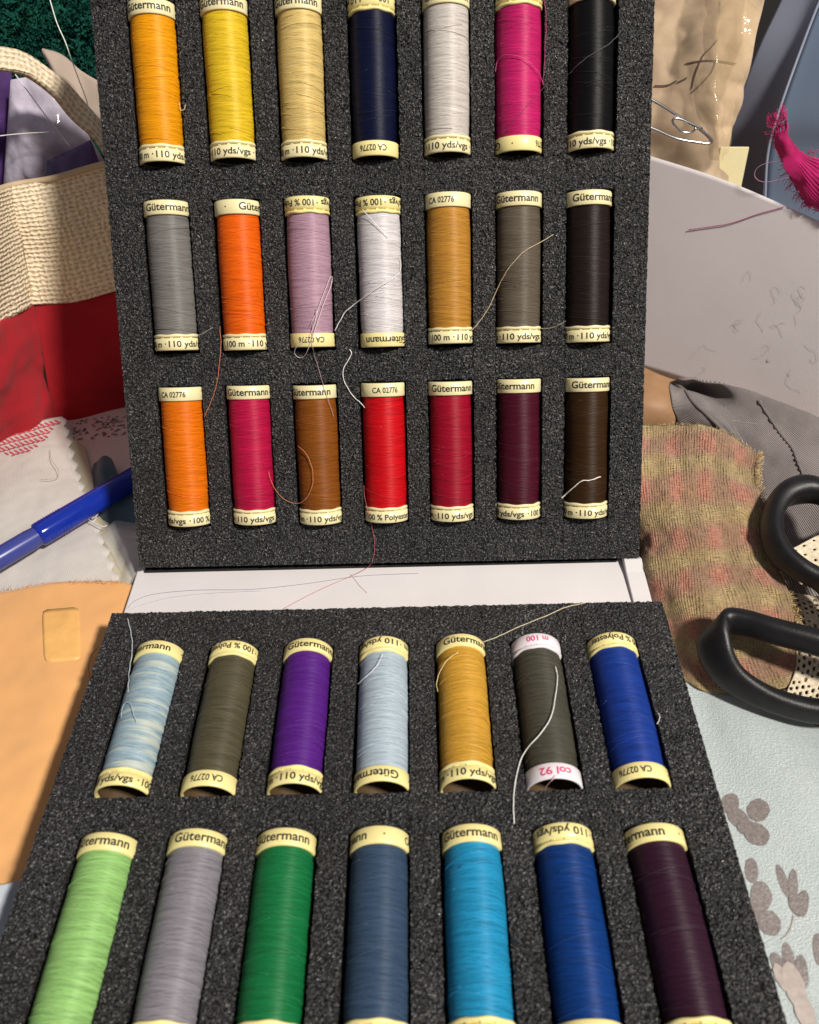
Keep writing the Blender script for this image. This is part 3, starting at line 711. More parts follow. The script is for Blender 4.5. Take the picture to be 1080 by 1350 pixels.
bw = bvh_of(wh); M['redprint'] = plain('red_print', (.50, .07, .10, 1), .8, .25, 300); M['greyprint'] = plain('grey_print', (.16, .13, .13, 1), .8, .25, 300)
mbp = MB()
for r in range(16):
    for c in range(17):
        x = -14 + c * 6.4 + (r % 2) * 3.2 + r * .3; y = 608 - r * 4.4 - (c * 6.4) * .27 + random.uniform(-.4, .4)
        lim = 600 - max(0, x - 30) * .62 - max(0, x - 55) * .5
        top = 573 - x * .29
        if top < y < lim and x < 80:
            stroke(mbp, bw, [(x - 3.2, y - 1.6), (x, y), (x + 3.0, y + 1.2)] if r % 2 else [(x - 3.0, y + 1.4), (x, y), (x + 3.0, y - 1.4)], 1.25)
keep(mbp.build('scale_print', M['redprint']), wh) if mbp.v else None
bgv = bvh_of(gr); mbp = MB()
zz = [(98 + i * 3.0, 544 + i * .62 + (2.3 if i % 2 else -2.3)) for i in range(26)]
stroke(mbp, bgv, zz, .8); keep(mbp.build('zigzag_print', M['redprint']), gr) if mbp.v else None
mbp = MB()
for k in range(90):
    x = random.uniform(92, 166); y = 568 - (x - 92) * .12 + random.uniform(-13, 14); stroke(mbp, bgv, [(x - 2, y + 1), (x, y - .6), (x + 2.2, y + .4)], .7)
keep(mbp.build('speckle_print', M['greyprint']), gr) if mbp.v else None
pthread([(66, 592, dict(z=.0125)), (68, 606, dict(z=.0125)), (76, 618, dict(z=.0125)), (77, 628, dict(z=.012)), (66, 632, dict(z=.0125)), (54, 632, dict(z=.0125))], '#A89888', .00014, 'curly beige thread lying on the white printed cloth')
# frayed threads at the zigzag corner
for k, (pp, lb) in enumerate([([(112, 679), (122, 683), (130, 676), (128, 664)], 'curled white fray thread under the pen'), ([(116, 672), (124, 666), (130, 660)], 'short bright fray thread touching the pen'), ([(115, 684), (126, 690), (135, 694), (141, 693)], 'frayed white thread at the zigzag cloth edge')]):
    pthread([(a, b, dict(z=.011)) for a, b in pp], '#F0EAE2', .0002, lb)

# teal denim scraps, clear plastic
M['teal'] = fabric('teal_denim', (0.055, 0.105, 0.14, 1), .0008, .2, .85)
tag(sheet('denim_scrap', [[Zp(124, 612, .006), Zp(137, 602, .012), Zp(147, 605, .008)], [Zp(122, 626, .004), Zp(137, 620, .013), Zp(151, 618, .008)], [Zp(124, 645, .004), Zp(142, 640, .010), Zp(160, 632, .006)]], 24, 24, M['teal'], None, .001, amp=.001, freq=120), 'small teal denim scrap standing up behind the pen', 'fabric scrap', 'denim scraps')
tag(sheet('denim_scrap', [[Zp(124, 662, .005), Zp(150, 648, .010), Zp(200, 632, .012)], [Zp(130, 676, .004), Zp(156, 668, .010), Zp(200, 660, .014)], [Zp(138, 688, .0035), Zp(165, 692, .006), Zp(200, 692, .010)]], 30, 24, M['teal'], None, .001, amp=.0012, freq=110, seed=2), 'folded teal denim scrap between the pen and the foam tray', 'fabric scrap', 'denim scraps')
M['hem'] = plain('pale_thread_edge', (.42, .5, .55, 1), .8)
tag(sheet('plastic_film', [[Zp(134, 690, .006), Zp(165, 688, .010), Zp(215, 682, .010)], [Zp(145, 726, .006), Zp(168, 722, .012), Zp(210, 722, .012)], [Zp(158, 762, .006), Zp(172, 758, .009), Zp(196, 752, .010)], [Zp(164, 782, .005), Zp(177, 776, .006), Zp(190, 770, .006)]], 40, 40, film('clear_film', (.8, .8, .78, 1), .28, .08), None, 0, amp=.004, freq=90), 'crumpled clear plastic film under the corner of the upright tray', 'plastic film')

# blue pen
pen = empty('ballpoint_pen'); tag(pen, 'translucent blue ballpoint pen lying on the white printed cloth', 'pen')
PA = P(-60, 771, z=.0165); PB = P(200, 617, z=.0165); ax_ = (PB - PA).normalized(); pl = (PB - PA).length
q_ = ax_.to_track_quat('Z', 'Y'); pen.matrix_world = Matrix.Translation(PA) @ q_.to_matrix().to_4x4()
pm = NT('blue_clear_plastic'); pm.set(Base_Color=(0.012, 0.045, 0.50, 1), Roughness=.12, Transmission_Weight=.45, IOR=1.45, Specular_IOR_Level=.6); M['pen'] = pm.m
pm = NT('smoky_blue_plastic'); pm.set(Base_Color=(0.06, 0.08, 0.36, 1), Roughness=.25, Transmission_Weight=.3, IOR=1.45); M['pen2'] = pm.m
s1 = pl * .385
v, f = lathe([(0, -.02), (.0047, -.02), (.0053, 0), (.0053, s1 - .004), (.0050, s1 - .001), (.0050, s1 + .003)], 40); obj('grip', mesh('grip', v, f), M['pen2'], pen)
v, f = lathe([(.0051, s1), (.0060, s1 + .0006), (.0062, s1 + .002), (.0061, s1 + .006), (.0060, pl - .002), (.0055, pl), (0, pl)], 40); br_o = obj('barrel', mesh('barrel', v, f), M['pen'], pen)
v, f = lathe([(.0003, -.015), (.0012, -.015), (.0012, pl - .003), (.0003, pl - .003)], 16); obj('ink_tube', mesh('ink_tube', v, f), plain('ink_blue', (.004, .01, .16, 1), .3), pen)
for k in range(9):
    pts = [Vector((.0061 * math.sin(a), -.0061 * math.cos(a), s1 + .0045 + k * .00135)) for a in np.linspace(-1.7, -.5, 10)]
    v, f = tube_data([Vector(p) for p in pts], .00028, 5); obj('grip_ridge', mesh('grip_ridge', v, f), M['pen'], br_o)
for k in range(9):
    pts = [Vector((.0061 * math.sin(a), -.0061 * math.cos(a), s1 + .0045 + k * .00135)) for a in np.linspace(1.7, 2.9, 10)]
    v, f = tube_data([Vector(p) for p in pts], .00028, 5); obj('grip_ridge', mesh('grip_ridge', v, f), M['pen'], br_o)

# orange cloth with tag
M['orange'] = fabric('orange_cotton', (0.78, 0.41, 0.155, 1), .00045, .07, .7, .00004, .3, nscale=25, con=.30)
oc = sheet('orange_cloth', [[Zp(-220, 850, .009), Zp(-100, 800, .009), Zp(40, 772, .0085), Zp(110, 766, .008), Zp(162, 768, .008), Zp(200, 785, .006)], [Zp(-220, 920, .006), Zp(-100, 900, .007), Zp(40, 890, .009), Zp(90, 880, .0085), Zp(145, 860, .007), Zp(175, 870, .005)], [Zp(-220, 1010, .006), Zp(-100, 1010, .006), Zp(0, 1010, .008), Zp(40, 1005, .008), Zp(90, 990, .006), Zp(120, 985, .005)], [Zp(-220, 1100, .006), Zp(-150, 1110, .006), Zp(-50, 1125, .007), Zp(0, 1110, .007), Zp(45, 1100, .006), Zp(75, 1090, .005)], [Zp(-250, 1240, .005), Zp(-160, 1215, .005), Zp(-70, 1195, .006), Zp(-10, 1180, .006), Zp(30, 1165, .006), Zp(50, 1155, .005)]], 90, 90, M['orange'], None, .0006, amp=.0024, freq=38, amp2=.0005, freq2=120, seed=4)
tag(oc, 'light orange cotton cloth beside the lying foam tray', 'cloth')
mbf = MB(); rr_ = random.Random(8)
for k in range(70):
    x = rr_.uniform(0, 160); y = 777 - x * .09 + (x > 110) * (x - 110) * .12; p = P(x, y, z=.0088); d = Vector((rr_.gauss(0, .5), 1, rr_.uniform(-.1, .4))).normalized() * rr_.uniform(.0008, .0025)
    mbf.add(*tube_data([p - d * .6, p + d * .3, p + d + Vector((rr_.gauss(0, .0005), 0, 0))], .00009, 3))
keep(tag(obj('fray', mesh('fray', mbf.v, mbf.f), M['orange']), kind='stuff'), oc)
bo = bvh_of(oc)
corner = [(55, 804), (105, 800), (107, 870), (58, 874)]
vt, ftg = [], []; nn_ = 14
for j in range(nn_):
    for i in range(nn_):
        u, v_ = i / (nn_ - 1), j / (nn_ - 1)
        # rounded corners
        uu, v2 = u, v_
        cx, cy = abs(2 * u - 1), abs(2 * v_ - 1)
        if cx > .8 and cy > .82:
            k = .985 if max(cx, cy) < .99 else (.93 if min(cx, cy) > .99 else .965); uu = .5 + (u - .5) * k; v2 = .5 + (v_ - .5) * k
        a = (corner[0][0] * (1 - uu) + corner[1][0] * uu) * (1 - v2) + (corner[3][0] * (1 - uu) + corner[2][0] * uu) * v2
        b = (corner[0][1] * (1 - uu) + corner[1][1] * uu) * (1 - v2) + (corner[3][1] * (1 - uu) + corner[2][1] * uu) * v2
        vt.append(px_on(bo, a, b, .00045))
ftg = [(j * nn_ + i, j * nn_ + i + 1, (j + 1) * nn_ + i + 1, (j + 1) * nn_ + i) for j in range(nn_ - 1) for i in range(nn_ - 1)]
lt = obj('sticker', mesh('sticker', vt, ftg), plain('amber_sticker', (.80, .45, .145, 1), .45, .06, 200, .0001, 900)); lt.modifiers.new('thickness', 'SOLIDIFY').thickness = .00008
tag(lt, 'small rounded amber sticker on the light orange cloth', 'sticker')
pthread([(130, 853, dict(z=.013)), (121, 864, dict(z=.012)), (117, 880, dict(z=.012)), (119, 896, dict(z=.012))], '#4A2418', .00011, 'dark thread curl at the edge of the orange cloth')
M['palesatin'] = fabric('pale_blue_cotton', (.52, .58, .64, 1), .0007, .12, .6)
tag(sheet('pale_blue_cloth', [[Zp(-120, 1205, .013), Zp(-20, 1172, .013), Zp(12, 1164, .012), Zp(45, 1155, .009)], [Zp(-120, 1300, .006), Zp(-40, 1245, .009), Zp(-4, 1225, .010), Zp(30, 1215, .007)], [Zp(-150, 1400, .006), Zp(-70, 1370, .006), Zp(-30, 1360, .006), Zp(-15, 1350, .006)]], 40, 40, M['palesatin'], None, .0008, amp=.0015, freq=60, seed=12), 'pale blue cloth peeking out below the orange cloth', 'cloth')

# ------------------------------------------------------------------ RIGHT: leaning paper sheet
A_ = Vector((.10, .252, .0)); B_ = Vector((.36, .088, 0)); dv = (B_ - A_).normalized(); nh = Vector((dv.y, -dv.x, 0)); nh = nh if nh.y < 0 else -nh
lean = math.radians(-7); npl = nh * math.cos(lean) - Vector((0, 0, 1)) * math.sin(lean); A2 = A_ + Vector((0, 0, .004))
def SH(px, py, off=0.0): return PP(px, py, A2 + npl * off, npl)
M['sheet'] = paper('lilac_white_paper', (.82, .78, .79, 1), .25, .75, .04)
prs = sheet('paper_sheet', [[SH(800, 190), SH(858, 206), SH(960, 239), SH(1080, 291), SH(1180, 338)], [SH(790, 310), SH(850, 323), SH(960, 355), SH(1080, 400), SH(1180, 440)], [SH(790, 473), SH(850, 487), SH(960, 522), SH(1080, 568), SH(1180, 610)]], 50, 40, M['sheet'], None, .0002, amp=.0005, freq=14)
tag(prs, 'pale lilac grey paper sheet leaning forward over the dark denim', 'paper')
hair = []; rl = random.Random(21)
for cx, cy, ln in [(970, 425, 34), (948, 462, 26), (990, 372, 16), (1003, 408, 16), (1016, 403, 22), (1046, 384, 34), (1060, 404, 18), (1034, 446, 26), (990, 472, 24), (1046, 486, 30), (1052, 430, 20), (1012, 470, 14), (968, 515, 18), (925, 484, 14), (1070, 470, 22), (940, 520, 12)]:
    x, y, a_, k_ = cx, cy, rl.uniform(0, 6.28), 0.0; path = []
    for q in range(ln):
        k_ = .8 * k_ + rl.gauss(0, .26); a_ += k_; x += 2.1 * math.cos(a_); y += 2.1 * math.sin(a_); path.append((x, y))
    hair.append(path[::3])
bp_ = bvh_of(prs)
for hh in hair:
    pts = [px_on(bp_, p.x, p.y, .0006) for p in spline([Vector((a, b, 0)) for a, b in hh], 40)]
    if all(p is not None for p in pts):
        tag(tube('lint_hair', pts, .00004, thr('#857A7E'), sides=4), 'fine dark curly hair of lint clinging to the leaning paper', 'lint', 'lint on the paper')
# magenta thread + scrap
mt = [px_on(bp_, p.x, p.y, .0008) for p in spline([Vector((a, b, 0)) for a, b in [(908, 303), (935, 299), (965, 294), (1000, 282), (1022, 276), (1050, 268)]], 30)]
if all(p is not None for p in mt[:18]):
    mt = [p for p in mt if p is not None]
    tag(tube('loose_thread', mt, .00022, thr('#A0206A'), sides=5), 'magenta thread lying across the leaning paper sheet', 'thread', 'loose threads')
M['magenta'] = fabric('magenta_linen', (.80, .016, .23, 1), .0009, .3, .75, .0004, .3, trans=.35)
ms = sheet('fabric_scrap', [[SH(1018, 166, .002), SH(1034, 160, .004), SH(1038, 156, .004)], [SH(1022, 190, .004), SH(1034, 186, .007), SH(1042, 182, .006)], [SH(1032, 214, .004), SH(1045, 208, .005), SH(1062, 202, .003)], [SH(1045, 242, .004), SH(1062, 232, .005), SH(1085, 208, .003)], [SH(1062, 270, .003), SH(1085, 258, .005), SH(1120, 215, .003)], [SH(1090, 285, .003), SH(1120, 275, .005), SH(1160, 230, .003)]], 30, 50, M['magenta'], None, .0008, amp=.002, freq=90, amp2=.0006, freq2=300)
bm = bmesh.new(); bm.from_mesh(ms.data); rq = random.Random(4)
kill = [f for f in bm.faces if (f.index % 29 in (0, 1, 27, 28) or f.index // 29 < 4) and rq.random() < .42]
bmesh.ops.delete(bm, geom=kill, context='FACES'); bm.to_mesh(ms.data); bm.free()
tag(ms, 'magenta frayed fabric scrap draped over the paper and plastic bin', 'fabric scrap')
mbf = MB(); rr_ = random.Random(5)
def fringe(pa, pb, n, dirv, ln, yv):
    for k in range(n):
        t = rr_.random(); a = Vector(pa).lerp(Vector(pb), t); p = SH(a.x, a.y, .002)
        e = SH(a.x + dirv[0] * ln * rr_.uniform(.5, 1.2) + rr_.gauss(0, 3), a.y + dirv[1] * ln * rr_.uniform(.5, 1.2) + rr_.gauss(0, 3), .0018)
        mid = p.lerp(e, .5) + Vector((rr_.gauss(0, .0008), 0, rr_.gauss(0, .0008)))
        mbf.add(*tube_data(spline([p, mid, e], 7), .00011, 4))
fringe((1018, 168, 0), (1038, 156, 0), 60, (-.25, -1), 15, .200); fringe((1022, 172, 0), (1060, 262, 0), 60, (-1, .5), 8, .200); fringe((1020, 172, 0), (1026, 196, 0), 14, (-1, -.2), 9, .198)
fringe((1062, 203, 0), (1110, 205, 0), 26, (.1, -1), 9, .184); fringe((1036, 225, 0), (1062, 268, 0), 24, (-.6, .8), 13, .180); fringe((1058, 262, 0), (1095, 286, 0), 34, (-.5, .8), 10, .170)
keep(tag(obj('fringe', mesh('fringe', mbf.v, mbf.f), M['magenta']), kind='stuff'), ms)
tag(tube('loose_thread', spline([SH(a, b, .004) for a, b in [(1046, 212), (1015, 214), (998, 222), (996, 234), (1010, 240), (1040, 234)]], 40), .00016, thr('#B880A8'), sides=5), 'pale pink thread loop beside the magenta scrap', 'thread', 'loose threads')

# tan pattern paper, yellow card, wire pin, plastic bin
M['tan'] = paper('tan_tissue_paper', (.60, .46, .31, 1), .3, .6, .22, 45)
yt = .40
tp = sheet('pattern_paper', [[Y(790, -60, .44), Y(860, -60, .43), Y(930, -60, .42), Y(1020, -60, .42)], [Y(790, 20, .41), Y(860, 20, .40), Y(935, 15, .385), Y(1006, 8, .385)], [Y(790, 90, .38), Y(860, 90, .37), Y(930, 90, .355), Y(990, 70, .36)], [Y(790, 160, .36), Y(860, 160, .35), Y(925, 165, .335), Y(970, 150, .345)], [Y(790, 235, .34), Y(860, 235, .335), Y(925, 238, .32), Y(958, 220, .33)], [P(790, 420, z=0), P(860, 420, z=0), P(925, 420, z=0), P(975, 410, z=0)]], 90, 120, M['tan'], None, .0003, amp=.006, freq=13, crease=-.006, cfreq=30, seed=3)
tag(tp, 'crumpled tan tissue pattern paper standing behind the leaning paper', 'paper')
tbv = bvh_of(tp); mbp = MB()
for ln in ([(903, 84), (925, 80), (945, 80), (972, 84)], [(862, 113), (880, 112), (893, 106)], [(893, 109), (903, 104), (906, 102)], [(912, 122), (925, 110), (938, 95), (944, 80)], [(946, 52), (938, 62), (928, 72), (922, 84), (916, 100), (912, 118)]):
    stroke(mbp, tbv, [(p.x, p.y) for p in spline([Vector((a, b, 0)) for a, b in ln], 20)], .9, .0012)
keep(mbp.build('pattern_line', plain('pattern_ink', (.09, .06, .05, 1), .7)), tp) if mbp.v else None
fs = sheet('plastic_sleeve', [[Y(930, -50, .39), Y(950, -50, .375), Y(980, -50, .38), Y(1012, -50, .39)], [Y(926, 60, .345), Y(946, 60, .33), Y(965, 60, .335), Y(992, 60, .345)], [Y(915, 125, .325), Y(944, 130, .312), Y(958, 130, .318), Y(976, 120, .33)], [Y(935, 210, .31), Y(948, 212, .30), Y(955, 210, .305), Y(962, 200, .315)]], 40, 60, film('amber_film', (.55, .40, .22, 1), .35, .12), None, 0, amp=.004, freq=60, crease=.003, cfreq=60)
tag(fs, 'amber clear plastic sleeve folded over the tan pattern paper', 'plastic sleeve')
bevel(MB().box(-.009, .009, -.001, .001, 0, .09).build('yellow_card', paper('pale_yellow_card', (.80, .72, .42, 1), 0, .6, .12)), .0004)
yc = bpy.data.objects['yellow_card']; c0 = P(966, 240, y=.315); yc.location = (c0.x, .315, 0); yc.rotation_euler = (-.15, 0, -.1)
yc.location.z = 0; yc.scale.z = max(.1, (P(966, 206, y=.31).z) / .09)
tag(yc, 'pale yellow card standing beside the tan paper and plastic bin', 'card')
M['steel'] = NT('steel_wire').set(Base_Color=(.55, .55, .56, 1), Metallic=1.0, Roughness=.25).m
yw = .285
pin = empty('wire_pin', Y(840, 130, yw)); tag(pin, 'bent steel wire pin sticking out from behind the upright tray', 'wire pin')
keep(tube('wire_loop', spline([Y(a, b, yw) for a, b in [(790, 92), (830, 118), (862, 133), (885, 147), (905, 160), (925, 172), (938, 185), (934, 189), (915, 187), (890, 182), (862, 170), (830, 158), (790, 143)]], 80), .0009, M['steel'], sides=8), pin)
keep(tube('wire_clasp', spline([Y(a, b, yw - .002) for a, b in [(926, 170), (905, 160), (893, 156), (887, 158), (890, 166), (900, 174), (912, 174), (918, 168)]], 40), .0007, M['steel'], sides=8), pin)

bm_ = NT('frosted_blue_plastic'); bm_.set(Base_Color=(.30, .33, .42, 1), Roughness=.38, Specular_IOR_Level=.5, Transmission_Weight=.25, IOR=1.3); M['bin'] = bm_.m
bm_ = NT('smoky_blue_panel'); bm_.set(Base_Color=(.13, .17, .24, 1), Roughness=.22, Specular_IOR_Level=.5); M['bin2'] = bm_.m
bin_ = empty('plastic_bin', P(1060, 330, z=0)); tag(bin_, 'frosted blue grey plastic bin with rounded rim behind the magenta scrap', 'bin')
keep(sheet('bin_wall', [[Y(1045, -50, .46), Y(1035, -10, .43), Y(1000, 65, .40), Y(968, 150, .385), Y(956, 196, .38), Y(975, 300, .36), P(990, 400, z=.002)], [Y(1080, -50, .43), Y(1068, -8, .41), Y(1040, 65, .38), Y(1012, 150, .36), Y(1004, 200, .355), Y(1002, 290, .34), P(1010, 400, z=.002)], [Y(1110, -50, .41), Y(1085, -8, .395), Y(1056, 65, .365), Y(1026, 150, .345), Y(1012, 205, .34), Y(1008, 290, .325), P(1020, 405, z=.002)]], 60, 24, M['bin'], None, .002), bin_)
keep(tube('rim', spline([Y(1110, -50, .409), Y(1085, -8, .394), Y(1056, 65, .364), Y(1026, 150, .344), Y(1012, 205, .339), Y(1008, 290, .324)], 40), .0009, M['bin'], sides=8), bin_)
keep(sheet('front_panel', [[Y(1110, -50, .412), Y(1087, -8, .398), Y(1058, 65, .368), Y(1028, 150, .348), Y(1014, 205, .343), Y(1010, 290, .328), P(1022, 410, z=.002)], [Y(1180, -50, .39), Y(1160, -8, .375), Y(1150, 65, .345), Y(1140, 150, .325), Y(1140, 205, .32), Y(1140, 290, .305), P(1150, 420, z=.002)], [Y(1300, -50, .39), Y(1300, -8, .375), Y(1300, 65, .345), Y(1300, 150, .325), Y(1300, 205, .32), Y(1300, 290, .305), P(1300, 420, z=.002)]], 60, 30, M['bin2'], None, .002), bin_)
dm = MB().box(.30, .62, .56, .60, 0, .40); tag(bevel(dm.build('dark_gap_block', plain('black_gap_shade', (.008, .008, .009, 1), .7)), .004), 'added black block darkening the gap behind the tan paper and the plastic bin', 'box')  # black block added to darken the gap between paper and bin

# brown paper roll end, denim, checked fabric
M['kraft'] = paper('brown_kraft', (.30, .17, .085, 1), 0, .55, .15, 60)
tag(sheet('brown_paper', [[Zp(780, 470, .035), Zp(840, 482, .038), Zp(872, 494, .036), Zp(900, 505, .030)], [Zp(780, 520, .030), Zp(840, 528, .034), Zp(875, 535, .032), Zp(900, 540, .026)], [Zp(780, 590, .006), Zp(840, 585, .010), Zp(880, 580, .012), Zp(905, 570, .010)]], 30, 30, M['kraft'], None, .0006, amp=.002, freq=50), 'brown paper fold tucked between the upright tray and the denim', 'paper')
M['denim'] = fabric('grey_denim', (.30, .26, .25, 1), .0013, .15, .9, .0004, .15, twill=True, c2=(.035, .03, .032, 1))
dn = sheet('denim_trousers', [[Zp(884, 503, .034), Zp(900, 500, .040), Zp(925, 500, .038), Zp(985, 514, .036), Zp(1040, 534, .034), Zp(1110, 560, .032), Zp(1200, 590, .03)],
 [Zp(882, 516, .034), Zp(905, 512, .028), Zp(930, 514, .026), Zp(985, 540, .030), Zp(1040, 564, .029), Zp(1110, 600, .026), Zp(1200, 640, .022)],
 [Zp(886, 536, .030), Zp(915, 528, .033), Zp(940, 540, .030), Zp(985, 575, .026), Zp(1040, 600, .026), Zp(1110, 630, .024), Zp(1200, 680, .02)],
 [Zp(896, 556, .022), Zp(925, 550, .030), Zp(960, 570, .028), Zp(1000, 610, .022), Zp(1045, 640, .020), Zp(1110, 680, .018), Zp(1200, 730, .016)],
 [Zp(905, 600, .010), Zp(935, 600, .014), Zp(965, 615, .014), Zp(1005, 665, .012), Zp(1050, 700, .010), Zp(1110, 740, .010), Zp(1200, 790, .010)],
 [Zp(905, 690, .004), Zp(935, 700, .005), Zp(965, 715, .005), Zp(1005, 760, .004), Zp(1050, 790, .004), Zp(1110, 820, .004), Zp(1200, 860, .004)]], 90, 80, M['denim'], None, .0012, amp=.0022, freq=55, amp2=.0006, freq2=160, seed=1)
tag(dn, 'dark grey twill trousers folded under the leaning paper', 'trousers')
bd = bvh_of(dn); M['stitch'] = plain('grey_stitch', (.30, .27, .26, 1), .8)
seam = [px_on(bd, p.x, p.y, .0012) for p in spline([Vector((a, b, 0)) for a, b in [(1000, 528), (1022, 562), (1034, 578), (1045, 592), (1052, 610), (1060, 630), (1064, 650)]], 60)]
if all(s is not None for s in seam): keep(tube('seam', seam, [.0007 + .0005 * math.sin(i * 1.9) for i in range(60)], M['denim'], sides=6), dn)
hemp = [px_on(bd, p.x, p.y, .0006) for p in spline([Vector((a, b, 0)) for a, b in [(890, 504), (902, 514), (914, 530), (930, 545), (946, 560), (960, 574)]], 40)]
if all(s is not None for s in hemp): keep(tube('hem', hemp, .0011, M['denim'], sides=8), dn)
mbp = MB()
for k in range(13): stroke(mbp, bd, [(955 + k * 3.4, 552 + k * .5), (957 + k * 3.4, 553 + k * .5)], .9, .001)
for k in range(10): stroke(mbp, bd, [(968 + k * 1.5, 562 + k * 2.6), (969.2 + k * 1.5, 563.6 + k * 2.6)], 1.0, .001)
keep(mbp.build('stitching', M['stitch']), dn) if mbp.v else None

cm = NT('gold_pink_check'); uv = cm.coord('UV')
sx_ = cm.wave(cm.coord('UV', rot=(0, 0, .03)), 2 * math.pi / .0250 / 20, 2.2, 'Y', 3, 2.0); sy_ = cm.wave(uv, 2 * math.pi / .0150 / 20, 1.8, 'X', 3, 2.0)
nf = cm.noise(cm.coord('UV', scale=(300, 1700, 1)), 1.0, 3); nb = cm.noise(uv, 110, 4); nc = cm.noise(cm.coord('UV', scale=(1100, 220, 1)), 1.0, 3)
gold = cm.ramp(nf, [(.3, (.26, .175, .06)), (.7, (.66, .49, .23))]); pink = cm.ramp(nf, [(.3, (.26, .115, .065)), (.7, (.58, .30, .20))])
rose = cm.ramp(nf, [(.3, (.38, .12, .065)), (.7, (.66, .30, .19))]); ol = cm.ramp(nc, [(.3, (.13, .09, .035)), (.7, (.40, .27, .12))])
dz = cm.math('MULTIPLY', cm.math('ADD', cm.math('SUBTRACT', nf, .5), cm.math('SUBTRACT', nc, .5)), 1.5); nb = cm.math('ADD', nb, dz)
c1 = cm.mix(cm.ramp(cm.math('ADD', sx_, cm.math('MULTIPLY', nb, .7)), [(.45, (0, 0, 0)), (1.15, (1, 1, 1))]), gold, pink)
c1 = cm.mix(cm.ramp(cm.math('ADD', sy_, cm.math('MULTIPLY', nb, .5)), [(.45, (0, 0, 0)), (1.1, (.45, .45, .45))]), c1, ol)
bo_ = cm.math('MULTIPLY', sx_, cm.math('SUBTRACT', 1.0, sy_)); c1 = cm.mix(cm.ramp(cm.math('ADD', bo_, cm.math('MULTIPLY', nb, .5)), [(.72, (0, 0, 0)), (1.25, (.85, .85, .85))]), c1, rose)
cm.base(c1); cm.set(Roughness=.55, Sheen_Weight=.15, Specular_IOR_Level=.45)
yw1 = cm.wave(uv, 2 * math.pi / .0012 / 20, 1.5, 'X', 2, 3.0); yw2 = cm.wave(uv, 2 * math.pi / .0012 / 20, 1.5, 'Y', 2, 3.0); yy = cm.math('MULTIPLY', cm.math('ADD', yw1, yw2), .5)
cm.bump(cm.math('ADD', cm.math('ADD', nf, cm.math('ADD', nc, yy)), cm.math('MULTIPLY', nb, .8)), .0007); M['check'] = cm.m
ck_rows = [[Zp(780, 566, .026), Zp(850, 562, .030), Zp(900, 560, .034), Zp(952, 568, .036), Zp(1000, 598, .034)],
 [Zp(780, 620, .028), Zp(850, 615, .032), Zp(900, 612, .034), Zp(950, 618, .034), Zp(998, 632, .032)],
 [Zp(825, 690, .012), Zp(858, 685, .024), Zp(905, 680, .030), Zp(955, 676, .028), Zp(1010, 690, .026)],
 [Zp(842, 750, .006), Zp(868, 745, .018), Zp(915, 735, .024), Zp(965, 735, .022), Zp(1022, 745, .020)],
 [Zp(852, 810, .004), Zp(880, 805, .010), Zp(920, 795, .018), Zp(985, 790, .017), Zp(1044, 795, .015)],
 [Zp(870, 860, .006), Zp(890, 850, .009), Zp(930, 855, .012), Zp(1000, 860, .012), Zp(1060, 850, .011)],
 [Zp(885, 905, .004), Zp(905, 900, .005), Zp(940, 915, .006), Zp(1020, 910, .007), Zp(1085, 890, .007)]]
ck = sheet('checked_fabric', ck_rows, 80, 110, M['check'], None, .0012, amp=.0034, freq=50, amp2=.0011, freq2=190, seed=9)
tag(ck, 'gold and pink checked woven fabric draped beside the upright tray', 'fabric')
mbf = MB(); rr_ = random.Random(15); bck = bvh_of(ck)
edge = spline([Vector(p) for p in [r[-1] for r in ck_rows]], 260)
for k in range(420):
    p = edge[rr_.randrange(0, 250)]; d = Vector((1, rr_.gauss(0, .5), rr_.gauss(.1, .4))).normalized() * rr_.uniform(.001, .0032)
    mbf.add(*tube_data([p - Vector((.0008, 0, 0)), p + d * .6, p + d + Vector((0, rr_.gauss(0, .0006), rr_.gauss(0, .0005)))], .00014, 3))
edge = spline([Vector(p) for p in ck_rows[0]], 160)
for k in range(120):
    p = edge[rr_.randrange(40, 160)]; d = Vector((rr_.gauss(0, .5), 1, rr_.gauss(.2, .4))).normalized() * rr_.uniform(.0006, .002)
    mbf.add(*tube_data([p, p + d * .6, p + d], .00012, 3))
keep(tag(obj('fray', mesh('fray', mbf.v, mbf.f), plain('fray_gold', (.55, .38, .16, 1), .7, .4, 400)), kind='stuff'), ck)

# crochet lace under the scissors
M['lace'] = plain('cream_crochet', (.66, .57, .42, 1), .85, .2, 500, .0004, 1500)
def lace(name, rows, nu, nv, hole, label, seed=0):
    v, f, u = loft(rows, nu, nv, amp=.002, freq=80, seed=seed)
    rr2 = random.Random(seed); f2 = []
    for q in f:
        j, i = divmod(q[0], nu)
        if hole(i, j): continue
        f2.append(q)
    o = obj(name, mesh(name, v, f2), M['lace']); s = o.modifiers.new('thickness', 'SOLIDIFY'); s.thickness = .0011; s.offset = 0
    sb = o.modifiers.new('round', 'SUBSURF'); sb.levels = 1; sb.render_levels = 1
    return tag(o, label, 'lace', 'lace trims')
h1 = lambda i, j: (i % 4 == (1 if j % 8 < 4 else 3) and j % 4 == 1)
lace('lace_trim', [[Zp(1020, 735, .028), Zp(1060, 715, .028), Zp(1110, 690, .026), Zp(1180, 660, .024)], [Zp(1040, 752, .026), Zp(1075, 735, .026), Zp(1120, 715, .026), Zp(1190, 685, .024)], [Zp(1055, 772, .023), Zp(1090, 765, .023), Zp(1130, 745, .022), Zp(1200, 715, .022)]], 44, 18, h1, 'cream crochet lace band seen through the far scissor handle')
h2 = lambda i, j: (i % 4 in (1, 2) and (j + 2 * (i // 4 % 2)) % 4 in (1, 2)) and not (j % 16 in (0, 1, 2, 3) and i % 12 < 8)
